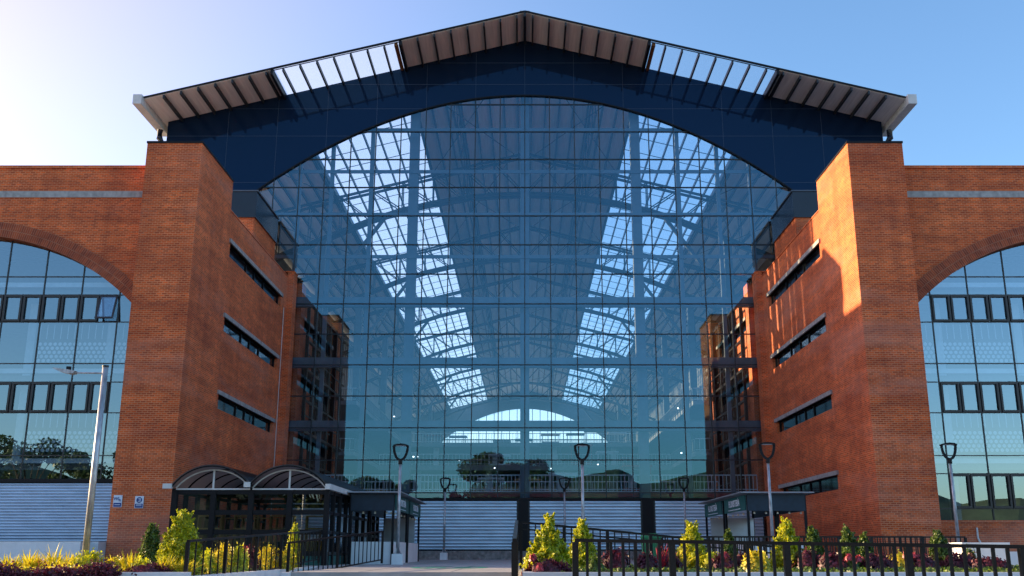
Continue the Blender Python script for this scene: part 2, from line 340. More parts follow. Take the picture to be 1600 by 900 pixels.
# brick piers, flank walls with strip windows, wings
for s in (-1, 1):
    fixm = MB().box(s*XP, s*XO, DP, DB, -.2, 19.62)
    pier = part(fixm, 'brick_pier', BRICK)
    part(MB().box(s*(XP-.04), s*(XO+.03), DP-.04, DB+.03, 19.62, 19.72), 'coping', BLACK, pier)
    # flank wall in strips round the four slot windows
    m = MB(); x0, x1 = s*XC, s*(XC+.45); slots = []
    zt = [4.5, 8.6, 12.7, 16.8]; z = -.2
    for t in zt:
        a, b2 = t-.22-.72, t-.22
        m.box(x0, x1, DB, DG-.25, z, a)
        m.box(x0, x1, DB, 51.6, a, b2); m.box(x0, x1, 63.2, DG-.25, a, b2)
        z = b2; slots.append((a, b2))
    m.box(x0, x1, DB, DG-.25, z, 18.3)
    m.box(s*15.5, s*XC, 64.7, DG-.25, -.2, 18.65)
    fw = part(m, 'flank_wall', BRICK)
    part(MB().box(s*(XC-.04), s*(XC+.5), DB, 64.66, 18.3, 18.37).box(s*15.46, s*(XC+.5), 64.66, DG-.25, 18.65, 18.72), 'coping', BRICK, fw)
    for a, b2 in slots:
        part(MB().box(s*(XC-.10), s*(XC+.30), 51.35, 63.45, b2, b2+.22), 'concrete_lintel', CONC, fw)
        part(MB().box(s*(XC+.22), s*(XC+.26), 51.6, 63.2, a, b2), 'strip_window', SLOTG, fw)
        fr = MB()
        for y in (51.66, 55.5, 57.3, 59.4, 63.14): fr.box(s*(XC+.16), s*(XC+.22), y-.06, y+.06, a, b2)
        fr.box(s*(XC+.16), s*(XC+.22), 51.6, 63.2, a, a+.05).box(s*(XC+.16), s*(XC+.22), 51.6, 63.2, b2-.05, b2)
        part(fr, 'window_frame', BLACK, fw)
    if s < 0: part(MB().tube([(s*15.84,63.9,16.0),(s*15.84,63.9,.3)], .022, 6), 'conduit', GUTTER, fw)
    # roof-top plant block behind the parapet
    pb = part(MB().box(s*17.16, s*25.0, 60.2, DG-.3, 17.6, 20.98), 'rooftop_block', BRICK)
    part(MB().box(s*17.05, s*25.1, 60.1, DG-.3, 20.98, 22.7), 'dark_cladding', CLAD, pb)
    part(MB().box(s*16.98, s*25.15, 60.03, DG-.3, 22.7, 22.78), 'coping', STEELBLUE, pb)
    # wing front wall with the segmental arch
    AX, AZ, AR = 26.9, 3.5, 11.8
    sill = 1.77 if s > 0 else 3.72
    ax0, ax1 = 18.45, 35.35
    xs = [ax0 + (ax1-ax0)*k/40 for k in range(41)]
    az = [AZ + math.sqrt(AR*AR-(x-AX)**2) for x in xs]
    m = MB()
    m.box(s*XO, s*ax0, DW, DW+.7, -.2, 18.7); m.box(s*ax1, s*36.4, DW, DW+.7, -.2, 18.7)
    for k in range(40):
        xa, xb, za, zb = xs[k], xs[k+1], az[k], az[k+1]
        m.prism([(s*xa,za),(s*xb,zb),(s*xb,18.7),(s*xa,18.7)], 'y', DW, DW+.7)
    if s > 0: m.box(s*ax0, s*ax1, DW, DW+.7, -.2, sill)
    ww = fix_normals(part(m, 'wing_wall', BRICK))
    cp_ = MB().box(s*(XO+.003), s*36.5, DW-.08, DW+.75, 18.7, 18.84)
    part(cp_, 'coping', BRICK, ww)
    part(MB().box(s*(18.6), s*36.4, DW-.03, DW+.0, 17.2, 17.52), 'concrete_band', CONC, ww)
    # arch ring of standing bricks, proud of the wall
    ring = MB(); ring.uv = []
    a0 = math.asin((ax0-AX)/AR); a1 = math.asin((ax1-AX)/AR); nn = 60
    for k in range(nn+1):
        a = a0 + (a1-a0)*k/nn
        for rr, yy, vv in ((AR-.004, DW+.4, 1.1), (AR-.004, DW-.09, .72), (AR+.72, DW-.09, 0), (AR+.72, DW+.01, -.1)):
            ring.v.append((s*(AX+rr*math.sin(a)), yy, AZ+rr*math.cos(a))); ring.uv.append((AR*a, vv))
    for k in range(nn):
        for j in range(3): ring.f.append((k*4+j, k*4+j+1, k*4+5+j, k*4+4+j))
    fix_normals(part(ring, 'arch_surround', BRICK_RING, ww))
    if s > 0:
        part(MB().box(s*ax0, s*ax1, DW-.06, DW+.3, sill, sill+.10), 'window_sill', BRICK, ww)
    # wing body
    part(MB().box(s*36.4, s*35.95, DW+.7, DG+2, -.2, 18.4), 'side_wall', BRICK)
    part(MB().box(s*(XC+.45), s*35.95, DW+.7, DG-.3, 17.2, 17.6), 'wing_roof', CONC)
    part(MB().box(s*(XC+.45), s*35.95, 58, 58.3, -.2, 17.2), 'inner_wall', INTG)
    for zz in (4.45, 8.65, 12.85):
        part(MB().box(s*(XO+.1), s*35.95, DW+1.3, 58, zz-.25, zz), 'floor_slab', INTG)
        part(MB().box(s*(XO+.1), s*35.95, DW+.62, DW+.8, zz, zz+.22), 'white_beam', INTW)
        cl = MB()
        for xx in (20.5, 24.5, 28.5, 32.5): cl.box(s*xx, s*(xx+.4), DW+3, DW+3.4, zz-4.2, zz-.25)
        part(cl, 'column', INTW)
    # wing glazing: cells clipped to the arch
    gy = DW + .42
    colx = [ax0] + [19.4+1.83*k for k in range(9)] + [ax1]
    rows = ([1.77,2.39,3.96,4.78] if s > 0 else [3.72,4.78]) + [6.75,8.19,9.07,11.07,12.4,13.3,15.5]
    def wa(x): return AZ + math.sqrt(max(0, AR*AR-(x-AX)**2)) + .02
    gm = MB()
    for i in range(len(colx)-1):
        sub = [colx[i] + (colx[i+1]-colx[i])*q/4 for q in range(5)]
        for q in range(4):
            xa, xb = sub[q], sub[q+1]
            gm.add([(s*xa,gy,sill),(s*xb,gy,sill),(s*xb,gy,wa(xb)),(s*xa,gy,wa(xa))], [(0,1,2,3)])
    wg = part(gm, 'wing_glazing', WGLASS)
    for x in colx[1:-1]:
        part(MB().box(s*(x-.022), s*(x+.022), gy-.05, gy+.06, sill, wa(x)), 'mullion', BRONZE, wg)
    for zz in rows[1:-1]:
        h = max(0, AR*AR-(zz-AZ)**2) if zz > 12 else 1e3
        hw = min(8.45, math.sqrt(h))
        part(MB().box(s*(AX-hw), s*(AX+hw), gy-.045, gy+.05, zz-.02, zz+.02), 'transom', BRONZE, wg)
    bands = [(6.75,8.19),(11.07,12.4)] + ([(2.39,3.96)] if s > 0 else [])
    for (za, zb) in bands:
        for k in range(8):
            for q in range(2):
                xa = 19.4+1.83*k+.915*q+.03; xb = xa+.855
                if zb > 12 and (xa < 19 or xb > 34.5): continue
                tilt = (s < 0 and zb > 12 and k == 0 and q == 0)
                fr = MB(); b_w = .085
                y0, y1 = gy-.12, gy-.052
                if not tilt:
                    fr.box(s*xa,s*xb,y0,y1,za+.03,za+.03+b_w).box(s*xa,s*xb,y0,y1,zb-.03-b_w,zb-.03)
                    fr.box(s*xa,s*(xa+b_w),y0,y1,za+.03+b_w,zb-.03-b_w).box(s*xb,s*(xb-b_w),y0,y1,za+.03+b_w,zb-.03-b_w)
                    part(fr, 'casement_frame', BRONZE, wg)
                else:
                    H = zb-za-.06; an = R(17)
                    def tl(u, v, w_): # hinge at the top edge
                        return (s*(xa+u), y0 - v*math.sin(an) + w_*math.cos(an), zb-.03 - v*math.cos(an) - w_*math.sin(an))
                    for (u0,u1,v0,v1) in ((0,.855,0,b_w),(0,.855,H-b_w,H),(0,b_w,b_w,H-b_w),(.855-b_w,.855,b_w,H-b_w)):
                        fr.add([tl(u0,v0,0),tl(u1,v0,0),tl(u1,v1,0),tl(u0,v1,0),tl(u0,v0,.05),tl(u1,v0,.05),tl(u1,v1,.05),tl(u0,v1,.05)],
                               [(0,1,2,3),(7,6,5,4),(0,4,5,1),(1,5,6,2),(2,6,7,3),(3,7,4,0)])
                    part(fr, 'casement_frame', BRONZE, wg, label='casement hinged open at its foot')
                    part(MB().add([tl(.05,.05,.02),tl(.8,.05,.02),tl(.8,H-.05,.02),tl(.05,H-.05,.02)], [(0,1,2,3)]), 'pane', WGLASS, wg)
                    part(MB().box(s*xa,s*xb,gy+.02,gy+.04,za+.03,zb-.03), 'dark_opening', BLACK, wg)
    # dotted screens seen through the glass
    for zb in (9.15, 4.95):
        ds = MB()
        for i in range(19):
            for j in range(5):
                ds.disc((s*(18.8+.235*i+(.117 if j % 2 else 0)), gy+.22, zb+.1+.2*j), .085, 10)
        part(ds, 'dotted_screen', INTW)
        st = MB()
        for i in range(14): st.box(s*(18.8+.33*i), s*(18.83+.33*i), gy+.24, gy+.26, zb+1.15, zb+1.85)
        part(st, 'hanging_strip', INTW)

# left wing shutter and its dark head
def shutter(x0, x1, y, z0, z1, par=hall, p=.20):
    m = MB(); n = int((z1-z0)/p); pr = [(y+.06, z0)]
    for k in range(n):
        zz = z0 + (z1-z0)*k/n; h = (z1-z0)/n
        pr += [(y+.03, zz+h*.05), (y-.005, zz+h*.22), (y-.025, zz+h*.5), (y-.018, zz+h*.75), (y+.03, zz+h*.95)]
    pr += [(y+.06, z1)]
    o = fix_normals(MB().prism(pr, 'x', x0, x1).build('roller_shutter', SHUTTER, par))
    MB().box(x0+.02, x1-.02, y-.045, y-.028, z0+.005, z0+.12).build('bottom_bar', CLAD, o)
    MB().box((x0+x1)/2-.12, (x0+x1)/2+.12, y-.06, y-.045, z0+.03, z0+.10).build('handle', BLACK, o)
    for xx in (x0+.05, x1-.05): MB().box(xx-.05, xx+.05, y-.06, y-.028, z0+.125, z1).build('guide_rail', CLAD, o)
    return o
shutter(-ax1, -ax0, DW+.35, .0, 3.55, p=.13)
part(MB().box(-ax1, -ax0, DW+.25, DW+.7, 3.55, 3.72), 'shutter_head', BLACK)

# ---- glass front
cols = [1.76*k for k in range(-12, 13)]
rowz = [3.84] + [4.17+2.1*k for k in range(0, 15)]
def glass_front(y, name, tilt=.0014):
    gm = MB()
    for i in range(len(cols)-1):
        xa, xb = cols[i], cols[i+1]
        for j in range(len(rowz)-1):
            z0, z1 = rowz[j], rowz[j+1]
            if max(abs(xa),abs(xb)) > 16 and z1 < 17.9: continue
            za, zb = min(z1, archz(xa)+.15), min(z1, archz(xb)+.15)
            if za <= z0 and zb <= z0: continue
            za, zb = max(za, z0), max(zb, z0)
            tx, tz = random.uniform(-tilt, tilt), random.uniform(-tilt, tilt)
            cx, cz = (xa+xb)/2, (z0+z1)/2
            def P(x, z): return (x, y + (x-cx)*tx + (z-cz)*tz, z)
            gm.add([P(xa,z0),P(xb,z0),P(xb,zb),P(xa,za)], [(0,1,2,3)])
    gf = part(gm, name, GLASS)
    for x in cols:
        zb = 3.84 if abs(x) < 16 else 17.9
        part(MB().box(x-.030, x+.030, y-.05, y+.12, zb, archz(x)+.05), 'mullion', MULL, gf)
    for z in rowz[1:-1]:
        hw = min(21.1, math.sqrt(max(0, (32.15-z)*48.5)))
        if z < 17.9: hw = min(hw, 15.9)
        part(MB().box(-hw, hw, y-.055, y+.11, z-.032, z+.032), 'transom', MULL, gf)
    return gf
gf = glass_front(DG, 'glass_wall')
# gable panel over the arch, one polished navy sheet with seams
def gable(y0, y1, mat, front=True):
    m = MB(); n = 64
    xs = [-25.4 + 50.8*k/n for k in range(n+1)]
    for k in range(n):
        xa, xb = xs[k], xs[k+1]
        f = lambda x: max(17.0, archz(x)) if abs(x) > 21.2 or archz(x) > 0 else 17
        za, zb = max(17.0, archz(xa)), max(17.0, archz(xb))
        m.prism([(xa,za),(xb,zb),(xb,roofz(xb)-.01),(xa,roofz(xa)-.01)], 'y', y0, y1)
    return m
gp = fix_normals(part(gable(DG-.12, DG+.25, NAVY), 'gable_panel', NAVY))
sm = MB()
for z in (25.5, 29.0, 31.1, 33.0, 34.7):
    hx = (36.5-z)/.252 if z > 30.1 else 25.4
    inner = math.sqrt((32.15-z)*48.5) if z < 32.15 else 0
    for s in (-1, 1): sm.box(s*inner, s*hx, DG-.125, DG-.12, z-.012, z+.012)
for x in (0, 3.52, 7.04, 10.56, 14.08, 17.6, 21.1):
    for s in ((-1, 1) if x else (1,)): sm.box(s*x-.010, s*x+.010, DG-.1275, DG-.12, archz(x), roofz(x)-.02)
part(sm, 'panel_seam', plain('panel_joint', (.035,.055,.10), .4), gp)
ab = MB(); prev = None
for k in range(97):
    x = -21.5 + 43*k/96; p = (x, DG-.14, archz(x))
    if prev: ab.beam(prev, p, .05, .07)
    prev = p
part(ab, 'arch_trim', BLACK, gp)
# far gable and far glass
fix_normals(part(gable(DEND, DEND+.4, NAVY), 'gable_panel', INTG))
fg = part(MB().prism([(-19.5,4),(19.5,4)] + [(x, archz(x)) for x in (19.5,17,14,11,8,5,2.5,0,-2.5,-5,-8,-11,-14,-17,-19.5)], 'y', DEND+.2, DEND+.22), 'far_glass_wall', SKYGL)
fm = MB()
for k in range(-11, 12):
    fm.box(1.76*k-.07, 1.76*k+.07, DEND-.1, DEND+.1, 0, archz(1.76*k))
for z in (8,12.3,16.8,21,25,29): fm.box(-19,19,DEND-.1,DEND+.1,z-.15,z+.15)
part(fm, 'mullion', TRUSS, fg)

# lower front: plinth, shutters, black pillars
part(MB().box(-XC, XC, DG-.7, DG+.6, -.2, .52), 'plinth', KERB)
part(MB().box(-XC, XC, DG-.1, DG+.4, 3.70, 3.84), 'black_lintel', BLACK)
for xa, xb in ((-15.4,-7.9),(-7.2,-.42),(.22,7.55),(8.3,15.4)): shutter(xa, xb, DG-.1, .52, 3.66)
for xa, xb in ((-7.9,-7.2),(-.42,.22),(7.55,8.3)): part(MB().box(xa, xb, DG-.2, DG+.4, .52, 3.70), 'pillar', BLACK)

# steel frame behind the glass
for x, wd in ((0,.62),(-7.9,.66),(7.9,.66)):
    part(MB().box(x-wd/2, x+wd/2, DG+.7, DG+1.3, 0, archz(x)+1.5), 'steel_post', STEELBLUE)
for x in (-19.3,-16.0,-13.7,-10.9,-3.6,3.6,10.9,13.7,16.0,19.3):
    if abs(x) < 5: continue
    part(MB().box(x-.13, x+.13, DG+.7, DG+1.0, 0, archz(x)+1.5), 'steel_post', STEELBLUE)
for z in (20.3, 23.4, 26.6, 29.8):
    part(MB().box(-22, 22, DG+.6, DG+.7, z-.12, z+.12), 'wind_girt', STEELBLUE)
for z in (17.0, 12.8, 8.55):
    part(MB().box(-21 if z > 16 else -15.9, 21 if z > 16 else 15.9, DG+.35, DG+.69, z-.34, z+.34), 'box_girder', STEELBLUE)

for s in (-1, 1):
    m = MB(); x0, x1 = s*XC, s*(XC+.4); z = 0
    for t_z in zt:
        a, b2 = t_z-.22-.72, t_z-.22
        m.box(x0, x1, DG+.3, 73.5, z, a).box(x0, x1, DG+.3, 68.2, a, b2); z = b2
    m.box(x0, x1, DG+.3, 73.5, z, 18.3).box(s*15.5, s*XC, DG+1.4, DG+2.6, 0, 18.6)
    m.box(s*15.6, s*16.4, 82.6, 83.6, 0, 19.2)
    iw = part(m, 'inner_flank_wall', BRICK)
    for t_z in zt:
        part(MB().box(s*(XC-.10), s*(XC+.30), 68, 83, t_z-.22, t_z), 'concrete_lintel', CONC, iw)
        part(MB().box(s*(XC+.22), s*(XC+.26), 68.2, 73.5, t_z-.94, t_z-.22), 'strip_window', SLOTG, iw)
        fr = MB()
        fr.box(s*(XC+.1), s*(XC+.3), 77.2, 82.6, t_z-1.2, t_z-.23)
        for y in (78.4, 80, 81.3): fr.box(s*(XC+.12), s*(XC+.22), y-.05, y+.05, t_z-4.1 if t_z > 5 else 0, t_z-1.2)
        part(fr, 'window_frame', BLACK, iw)
    # black escape stair tower and lattice behind the opening
    lt = MB()
    for y in (79, 82, 85):
        lt.beam((s*17.5,y,0),(s*17.5,y,18),.22); lt.beam((s*20.5,y,0),(s*20.5,y,18),.22)
    for k in range(9):
        zz = 2.0*k; lt.beam((s*17.5,79,zz),(s*17.5,85,zz+2),.12); lt.beam((s*17.5,85,zz),(s*17.5,79,zz+2),.12); lt.beam((s*17.5,79,zz+2),(s*17.5,85,zz+2),.10)
    part(lt, 'lattice_tower', BLACK)
    bay = MB()
    for zz in (4.35, 8.55, 12.75, 17.0): bay.box(s*15.9, s*21, 73.5, 84, zz-.45, zz).box(s*15.75, s*15.85, 73.5, 84, zz+1.0, zz+1.08)
    for y in (73.6, 75.2, 76.8, 78.4, 80, 81.6, 83.2): bay.box(s*15.75, s*15.95, y-.09, y+.09, 0, 18.2)
    for y in range(12): bay.box(s*15.78, s*15.84, 73.9+y*.8, 73.95+y*.8, 0, 17.9)
    bay.box(s*21, s*21.2, 73.5, 84, 0, 18.2).box(s*15.8, s*21.2, 73.5, 84, 18.2, 18.5)
    part(bay, 'glazed_bay', BLACK)
    fs = MB()
    for y in (68.6, 71.2, 73.8, 76.4, 79.0, 81.6): fs.box(s*15.1, s*15.32, y-.11, y+.11, 4.35, 17.6)
    for zz in (6.4, 10.6, 14.8, 17.5): fs.box(s*15.12, s*15.3, 68.6, 83, zz-.07, zz+.07)
    for zz in (4.35, 8.55, 12.8): fs.box(s*15.1, s*15.9, 68.6, 83, zz-.18, zz).box(s*15.12, s*15.2, 68.6, 83, zz+1.0, zz+1.07)
    part(fs, 'balcony_frame', BLACK)

# ---- roof: solid bays, skylight bays, purlins
for s in (-1, 1):
    for a, b in ((0, 8.55), (17.2, EAVE)):
        m = MB()
        pts = [(s*a, roofz(a)), (s*b, roofz(b)), (s*b, roofz(b)+.07), (s*a, roofz(a)+.07)]
        fix_normals(part(m.prism(pts, 'y', DR, DEND+2), 'roof_sheet', SOFFIT))
    pts = [(s*8.55, roofz(8.55)+.02), (s*17.2, roofz(17.2)+.02), (s*17.2, roofz(17.2)+.05), (s*8.55, roofz(8.55)+.05)]
    sk = fix_normals(part(MB().prism(pts, 'y', DR, DEND+2), 'skylight', SKYGL))
    y = DR+.06
    while y < DEND+2:
        if y < DR+.5 or y > DG+1: part(MB().beam((s*8.5, y, roofz(8.5)-.02), (s*17.25, y, roofz(17.25)-.02), .05, .05), 'glazing_bar', PURLIN, sk)
        y += 4.0 if y < DG else 3.0
    x = .55
    n = 0
    while x < EAVE-.2:
        zt = roofz(x)-.03
        part(MB().box(s*x-.055, s*x+.055, DR-.02, DEND, zt-.26, zt), 'purlin', PURLIN)
        x += 1.135; n += 1
    part(MB().box(s*17.2-.09, s*17.2+.09, DR-.03, DEND, roofz(17.2)-.34, roofz(17.2)+.10), 'skylight_kerb', BLACK)
    part(MB().box(s*8.55-.09, s*8.55+.09, DR-.03, DEND, roofz(8.55)-.34, roofz(8.55)+.10), 'skylight_kerb', BLACK)
    part(MB().box(s*8.85-.11, s*8.85+.11, DR+.1, DG-.2, roofz(8.8)-.24, roofz(8.8)+.0), 'rusty_flashing', plain('rust%d' % s, (.16,.06,.015), .9))
    # thin front edge, eaves gutter with spout
    part(MB().beam((0, DR-.03, roofz(0)+.09), (s*EAVE, DR-.03, roofz(EAVE)+.09), .10, .12), 'roof_edge', BLACK)
    gt = part(MB().box(s*(EAVE+.02), s*(EAVE+.60), DR-.35, DG+1.2, roofz(EAVE)-.50, roofz(EAVE)+.18), 'gutter', GUTTER)
    part(MB().tube([(s*(EAVE+.1), DG-.4, roofz(EAVE)-.7),(s*(EAVE+.1), DG-.4, roofz(EAVE)-1.3),(s*(EAVE-.3), DG-.4, roofz(EAVE)-1.9),(s*(EAVE-.3), DG-.4, 18)], .22, 10), 'downpipe', CLAD, gt)
    # side wall of the hall: solid below, tall louvres above
    part(MB().box(s*25.1, s*25.5, DG+.2, DEND, 0, 19.5), 'side_wall', INTG)
    part(MB().box(s*25.1, s*25.5, DG+.2, DEND, 28.6, roofz(25.3)-.3), 'side_wall', INTG)
    lv = MB(); y = DG+1
    while y < DEND:
        if not (s < 0 and 80 < y < 90): lv.box(s*25.15, s*25.35, y, y+.95, 19.5, 28.6)
        y += 1.5
    part(lv, 'wall_louvres', INTG)
part(MB().box(-.35, .35, DR-.02, DEND+2, roofz(0)+.02, roofz(0)+.16), 'ridge_cap', ROOFTOP)
part(MB().box(-.09, .09, DR-.06, DEND, roofz(0)-.30, roofz(0)-.02), 'ridge_beam', PURLIN)

# ---- roof trusses (box trusses, arched bottom chord)
def bot(x): return 31.9 - .0125*x*x if abs(x) < 13 else 31.9-.0125*169 - (abs(x)-13)*.42
for ty in (86, 107, 128, 150, 171, 192, 213):
    m = MB(); nb = 18; xs = [-25+50*k/nb for k in range(nb+1)]
    for yy in (ty-.45, ty+.45):
        for k in range(nb):
            xa, xb = xs[k], xs[k+1]
            m.beam((xa,yy,roofz(xa)-.75),(xb,yy,roofz(xb)-.75),.20,.20)
            m.beam((xa,yy,bot(xa)),(xb,yy,bot(xb)),.26,.26)
            m.beam((xa,yy,bot(xa)),(xa,yy,roofz(xa)-.75),.09)
            if k < nb/2: m.beam((xa,yy,roofz(xa)-.75),(xb,yy,bot(xb)),.09)
            else: m.beam((xa,yy,bot(xa)),(xb,yy,roofz(xb)-.75),.09)
    for k in range(nb+1):
        m.beam((xs[k],ty-.45,bot(xs[k])),(xs[k],ty+.45,bot(xs[k])),.08)
        m.beam((xs[k],ty-.45,roofz(xs[k])-.75),(xs[k],ty+.45,roofz(xs[k])-.75),.08)
    part(m, 'roof_truss', TRUSS)
# light cross rods and longitudinal lattice between trusses
br = MB(); ys = [67.5,86,107,128,150,171,192,213]
for i in range(len(ys)-1):
    for s in (-1, 1):
        for xa, xb in ((1,8.4),(17.4,24.6)):
            br.beam((s*xa,ys[i],roofz(xa)-.34),(s*xb,ys[i+1],roofz(xb)-.34),.05)
            br.beam((s*xb,ys[i],roofz(xb)-.34),(s*xa,ys[i+1],roofz(xa)-.34),.05)
        for x in (5.2,):
            zt, zb = roofz(x)-.8, bot(x)
            br.beam((s*x,ys[i],zt),(s*x,ys[i+1],zt),.14); br.beam((s*x,ys[i],zb),(s*x,ys[i+1],zb),.14)
            nseg = 8
            for q in range(nseg):
                ya = ys[i]+(ys[i+1]-ys[i])*q/nseg; yb = ys[i]+(ys[i+1]-ys[i])*(q+1)/nseg
                br.beam((s*x,ya,zt if q % 2 else zb),(s*x,yb,zb if q % 2 else zt),.08)
part(br, 'roof_bracing', TRUSS)
# interior columns with knee braces
for ty in ys[1:]:
    for s in (-1, 1):
        part(MB().box(s*18.2-.35, s*18.2+.35, ty-.35, ty+.35, 0, bot(18.2)).beam((s*18.2,ty,22),(s*12.5,ty,bot(12.5)),.3).beam((s*18.2,ty,22),(s*23.5,ty,bot(23.5)),.3), 'column', STEELBLUE)
# first gallery right behind the glass
part(MB().box(-15.5, 15.5, DG+1.35, DG+7, 4.05, 4.35), 'gallery_floor', INTW)
part(MB().box(-15.5, 15.5, DG+1.30, DG+1.35, 3.95, 4.30), 'red_edge_band', RED)
# galleries
part(MB().box(-25, 25, DG+.8, DEND, -.1, .02), 'hall_floor', INTG)
def rail_mb(m, p, q, z, h=1.05, sp=.35):
    p = Vector(p); q = Vector(q); L = (q-p).length; n = int(L/sp)
    m.beam((p.x,p.y,z+h),(q.x,q.y,z+h),.07); m.beam((p.x,p.y,z+.12),(q.x,q.y,z+.12),.05)
    for k in range(n+1):
        c = p.lerp(q, k/n); m.box(c.x-.018,c.x+.018,c.y-.018,c.y+.018,z,z+h)
m = MB(); rail_mb(m, (-15.4,DG+1.4), (15.4,DG+1.4), 4.35, sp=.25); part(m, 'gallery_railing', INTW)
LAMPM = bpy.data.materials.new('lit_lamp'); LAMPM.use_nodes = True
LAMPM.node_tree.nodes['Principled BSDF'].inputs['Emission Color'].default_value = (.85,.95,1,1); LAMPM.node_tree.nodes['Principled BSDF'].inputs['Emission Strength'].default_value = 1.6
for lx, ly, lz in ((-12.5,76,7.6),(-8.6,78,7.6),(-8.3,78,7.6),(-5.2,80,7.5),(11.8,76,7.7),(6.5,90,8.0),(-11.5,88,12.0),(-6,92,11.8),(9,95,12.1),(12.6,82,11.9),(2.5,96,8.1),(-2.8,94,8.0)):
    part(MB().tube([(lx,ly,lz),(lx,ly,lz-.08)], .06, 8), 'ceiling_lamp', LAMPM)
for z in (4.35, 8.55, 12.8):
    for s in (-1, 1):
        part(MB().box(s*14.2, s*25.1, 84, DEND-1, z-.35, z).box(s*16.4, s*25.1, DG+2.2, 84, z-.35, z), 'gallery_floor', INTG)
        m = MB(); rail_mb(m, (s*14.2,84), (s*14.2,135), z); part(m, 'gallery_railing', STEELBLUE)
        m = MB(); rail_mb(m, (s*14.2,84.05), (s*16.2,84.05), z); part(m, 'gallery_railing', INTW)
    y0 = {4.35: 74, 8.55: 98, 12.8: 118}[z]
    part(MB().box(-14.2, 14.2, y0, y0+26 if z < 12 else DEND-4, z-.5, z), 'bridge_floor', INTG)
    m = MB(); rail_mb(m, (-14.1,y0+.05), (14.1,y0+.05), z); part(m, 'gallery_railing', INTW)
    for x in (-10.5, -3.5, 3.5, 10.5):
        part(MB().box(x-.3, x+.3, y0+1.2, y0+1.8, 0 if z < 5 else z-4.2, z-.5), 'column', INTW)
rs = random.Random(3)
for z in (.02, 4.35, 8.55, 12.8):
    y0 = {.02: 80, 4.35: 80, 8.55: 104, 12.8: 126}[z]
    for k in range(9):
        x = -12.5+k*3.1+rs.uniform(-.5,.5); y = y0+rs.uniform(0,14); hh = rs.uniform(1.8,2.8)
        st = part(MB().box(x-1.1,x+1.1,y,y+1.8,z,z+1.0).box(x-1.1,x-1.02,y,y+.08,z+1,z+hh).box(x+1.02,x+1.1,y,y+.08,z+1,z+hh).box(x-1.2,x+1.2,y-.1,y+1.9,z+hh,z+hh+.15), 'market_stall', [INTW,WOOD,STEELBLUE,RED][rs.randrange(4)])

# ------------------------------------------------------------------ low white walls and boxes
tag(fix_normals(MB().box(-34, -18.6, 43.2, DW-.02, -.1, .93).box(-18.6,-18.27,44.2,DW-.02,-.1,.93).build('low_wall', WHITE)), 'long white low wall under the closed shutter of the left wing', 'wall')
ub = tag(MB().box(12.75, 14.0, 30.0, 31.2, -.2, .72).build('utility_box', WHITE), 'white utility box behind the black railing near the right wing', 'box')
MB().box(12.68, 14.07, 29.93, 31.27, .72, .79).build('lid', WHITE, ub)
tag(MB().box(14.3, 30, 31.5, 31.9, -1, .53).build('low_wall', WHITE), 'low white wall at the far right behind the railing', 'wall')
tag(MB().tube([(20.2,45.93,1.55),(20.2,45.93,1.1),(20.32,45.93,.8),(20.32,45.93,.2)],.045,8).build('wall_pipe', GUTTER), 'thin pale pipe running down the brick under the right wing windows', 'pipe')

# ------------------------------------------------------------------ text helper
def text_mesh(txt, size, depth=.004, spacing=1.0, italic=0):
    cu = bpy.data.curves.new('t', 'FONT'); cu.body = txt; cu.size = size; cu.extrude = depth; cu.align_x = 'CENTER'; cu.align_y = 'CENTER'
    cu.space_character = spacing; cu.shear = italic; cu.offset = size*.012
    o = bpy.data.objects.new('t', cu); COL.objects.link(o)
    bpy.context.view_layer.update()
    me = bpy.data.meshes.new_from_object(o.evaluated_get(bpy.context.evaluated_depsgraph_get()))
    bpy.data.objects.remove(o); bpy.data.curves.remove(cu)
    return me
def put_text(txt, size, loc, rot, mat, parent, name='lettering', **k):
    me = text_mesh(txt, size, **k); me.materials.clear(); me.materials.append(mat); me.name = name
    o = bpy.data.objects.new(name, me); COL.objects.link(o)
    o.parent = parent; o.location = Vector(loc) - origin(parent); o.rotation_euler = rot
    return o

# wall signs
for x, kind in ((-17.93, 0), (-16.98, 1)):
    y = DP-.02; z = 2.66 if kind == 0 else 2.62; hw, hh = .19, .26
    t = thing('wall_sign', 'small white and blue WiFi sign on the left brick pier' if kind == 0 else 'small white sign with a blue disc and blue foot on the left brick pier', 'sign', (x, y, z))
    MB().box(x-hw, x+hw, y-.02, y, z-hh, z+hh).build('sign_panel', SIGNW, t)
    MB().box(x-hw+.02, x+hw-.02, y-.024, y-.02, z-hh+.02, z-hh+.19).build('blue_band', BLUE, t)
    if kind == 0:
        put_text('Wi', .20, (x-.06, y-.026, z+.10), (R(90),0,0), BLUE, t); put_text('Fi', .14, (x+.10, y-.026, z+.03), (R(90),0,0), BLUE, t)
        put_text('WiFi ZONE', .05, (x, y-.028, z-.15), (R(90),0,0), SIGNW, t) if False else MB().box(x-.12,x+.12,y-.028,y-.024,z-.165,z-.14).build('lettering', SIGNW, t)
    else:
        MB().disc((x, y-.025, z+.09), .125, 24).build('blue_disc', BLUE, t)
        MB().box(x-.055,x-.02,y-.03,y-.025,z+.02,z+.05).box(x-.045,x+.06,y-.03,y-.025,z+.02,z+.045).box(x+.025,x+.06,y-.03,y-.025,z+.045,z+.14).box(x-.045,x+.06,y-.03,y-.025,z+.14,z+.165).box(x-.03,x+.06,y-.03,y-.025,z+.085,z+.105).build('white_symbol', SIGNW, t)
        MB().box(x-.12,x+.12,y-.028,y-.024,z-.12,z-.10).box(x-.12,x+.12,y-.028,y-.024,z-.165,z-.145).build('lettering', SIGNW, t)

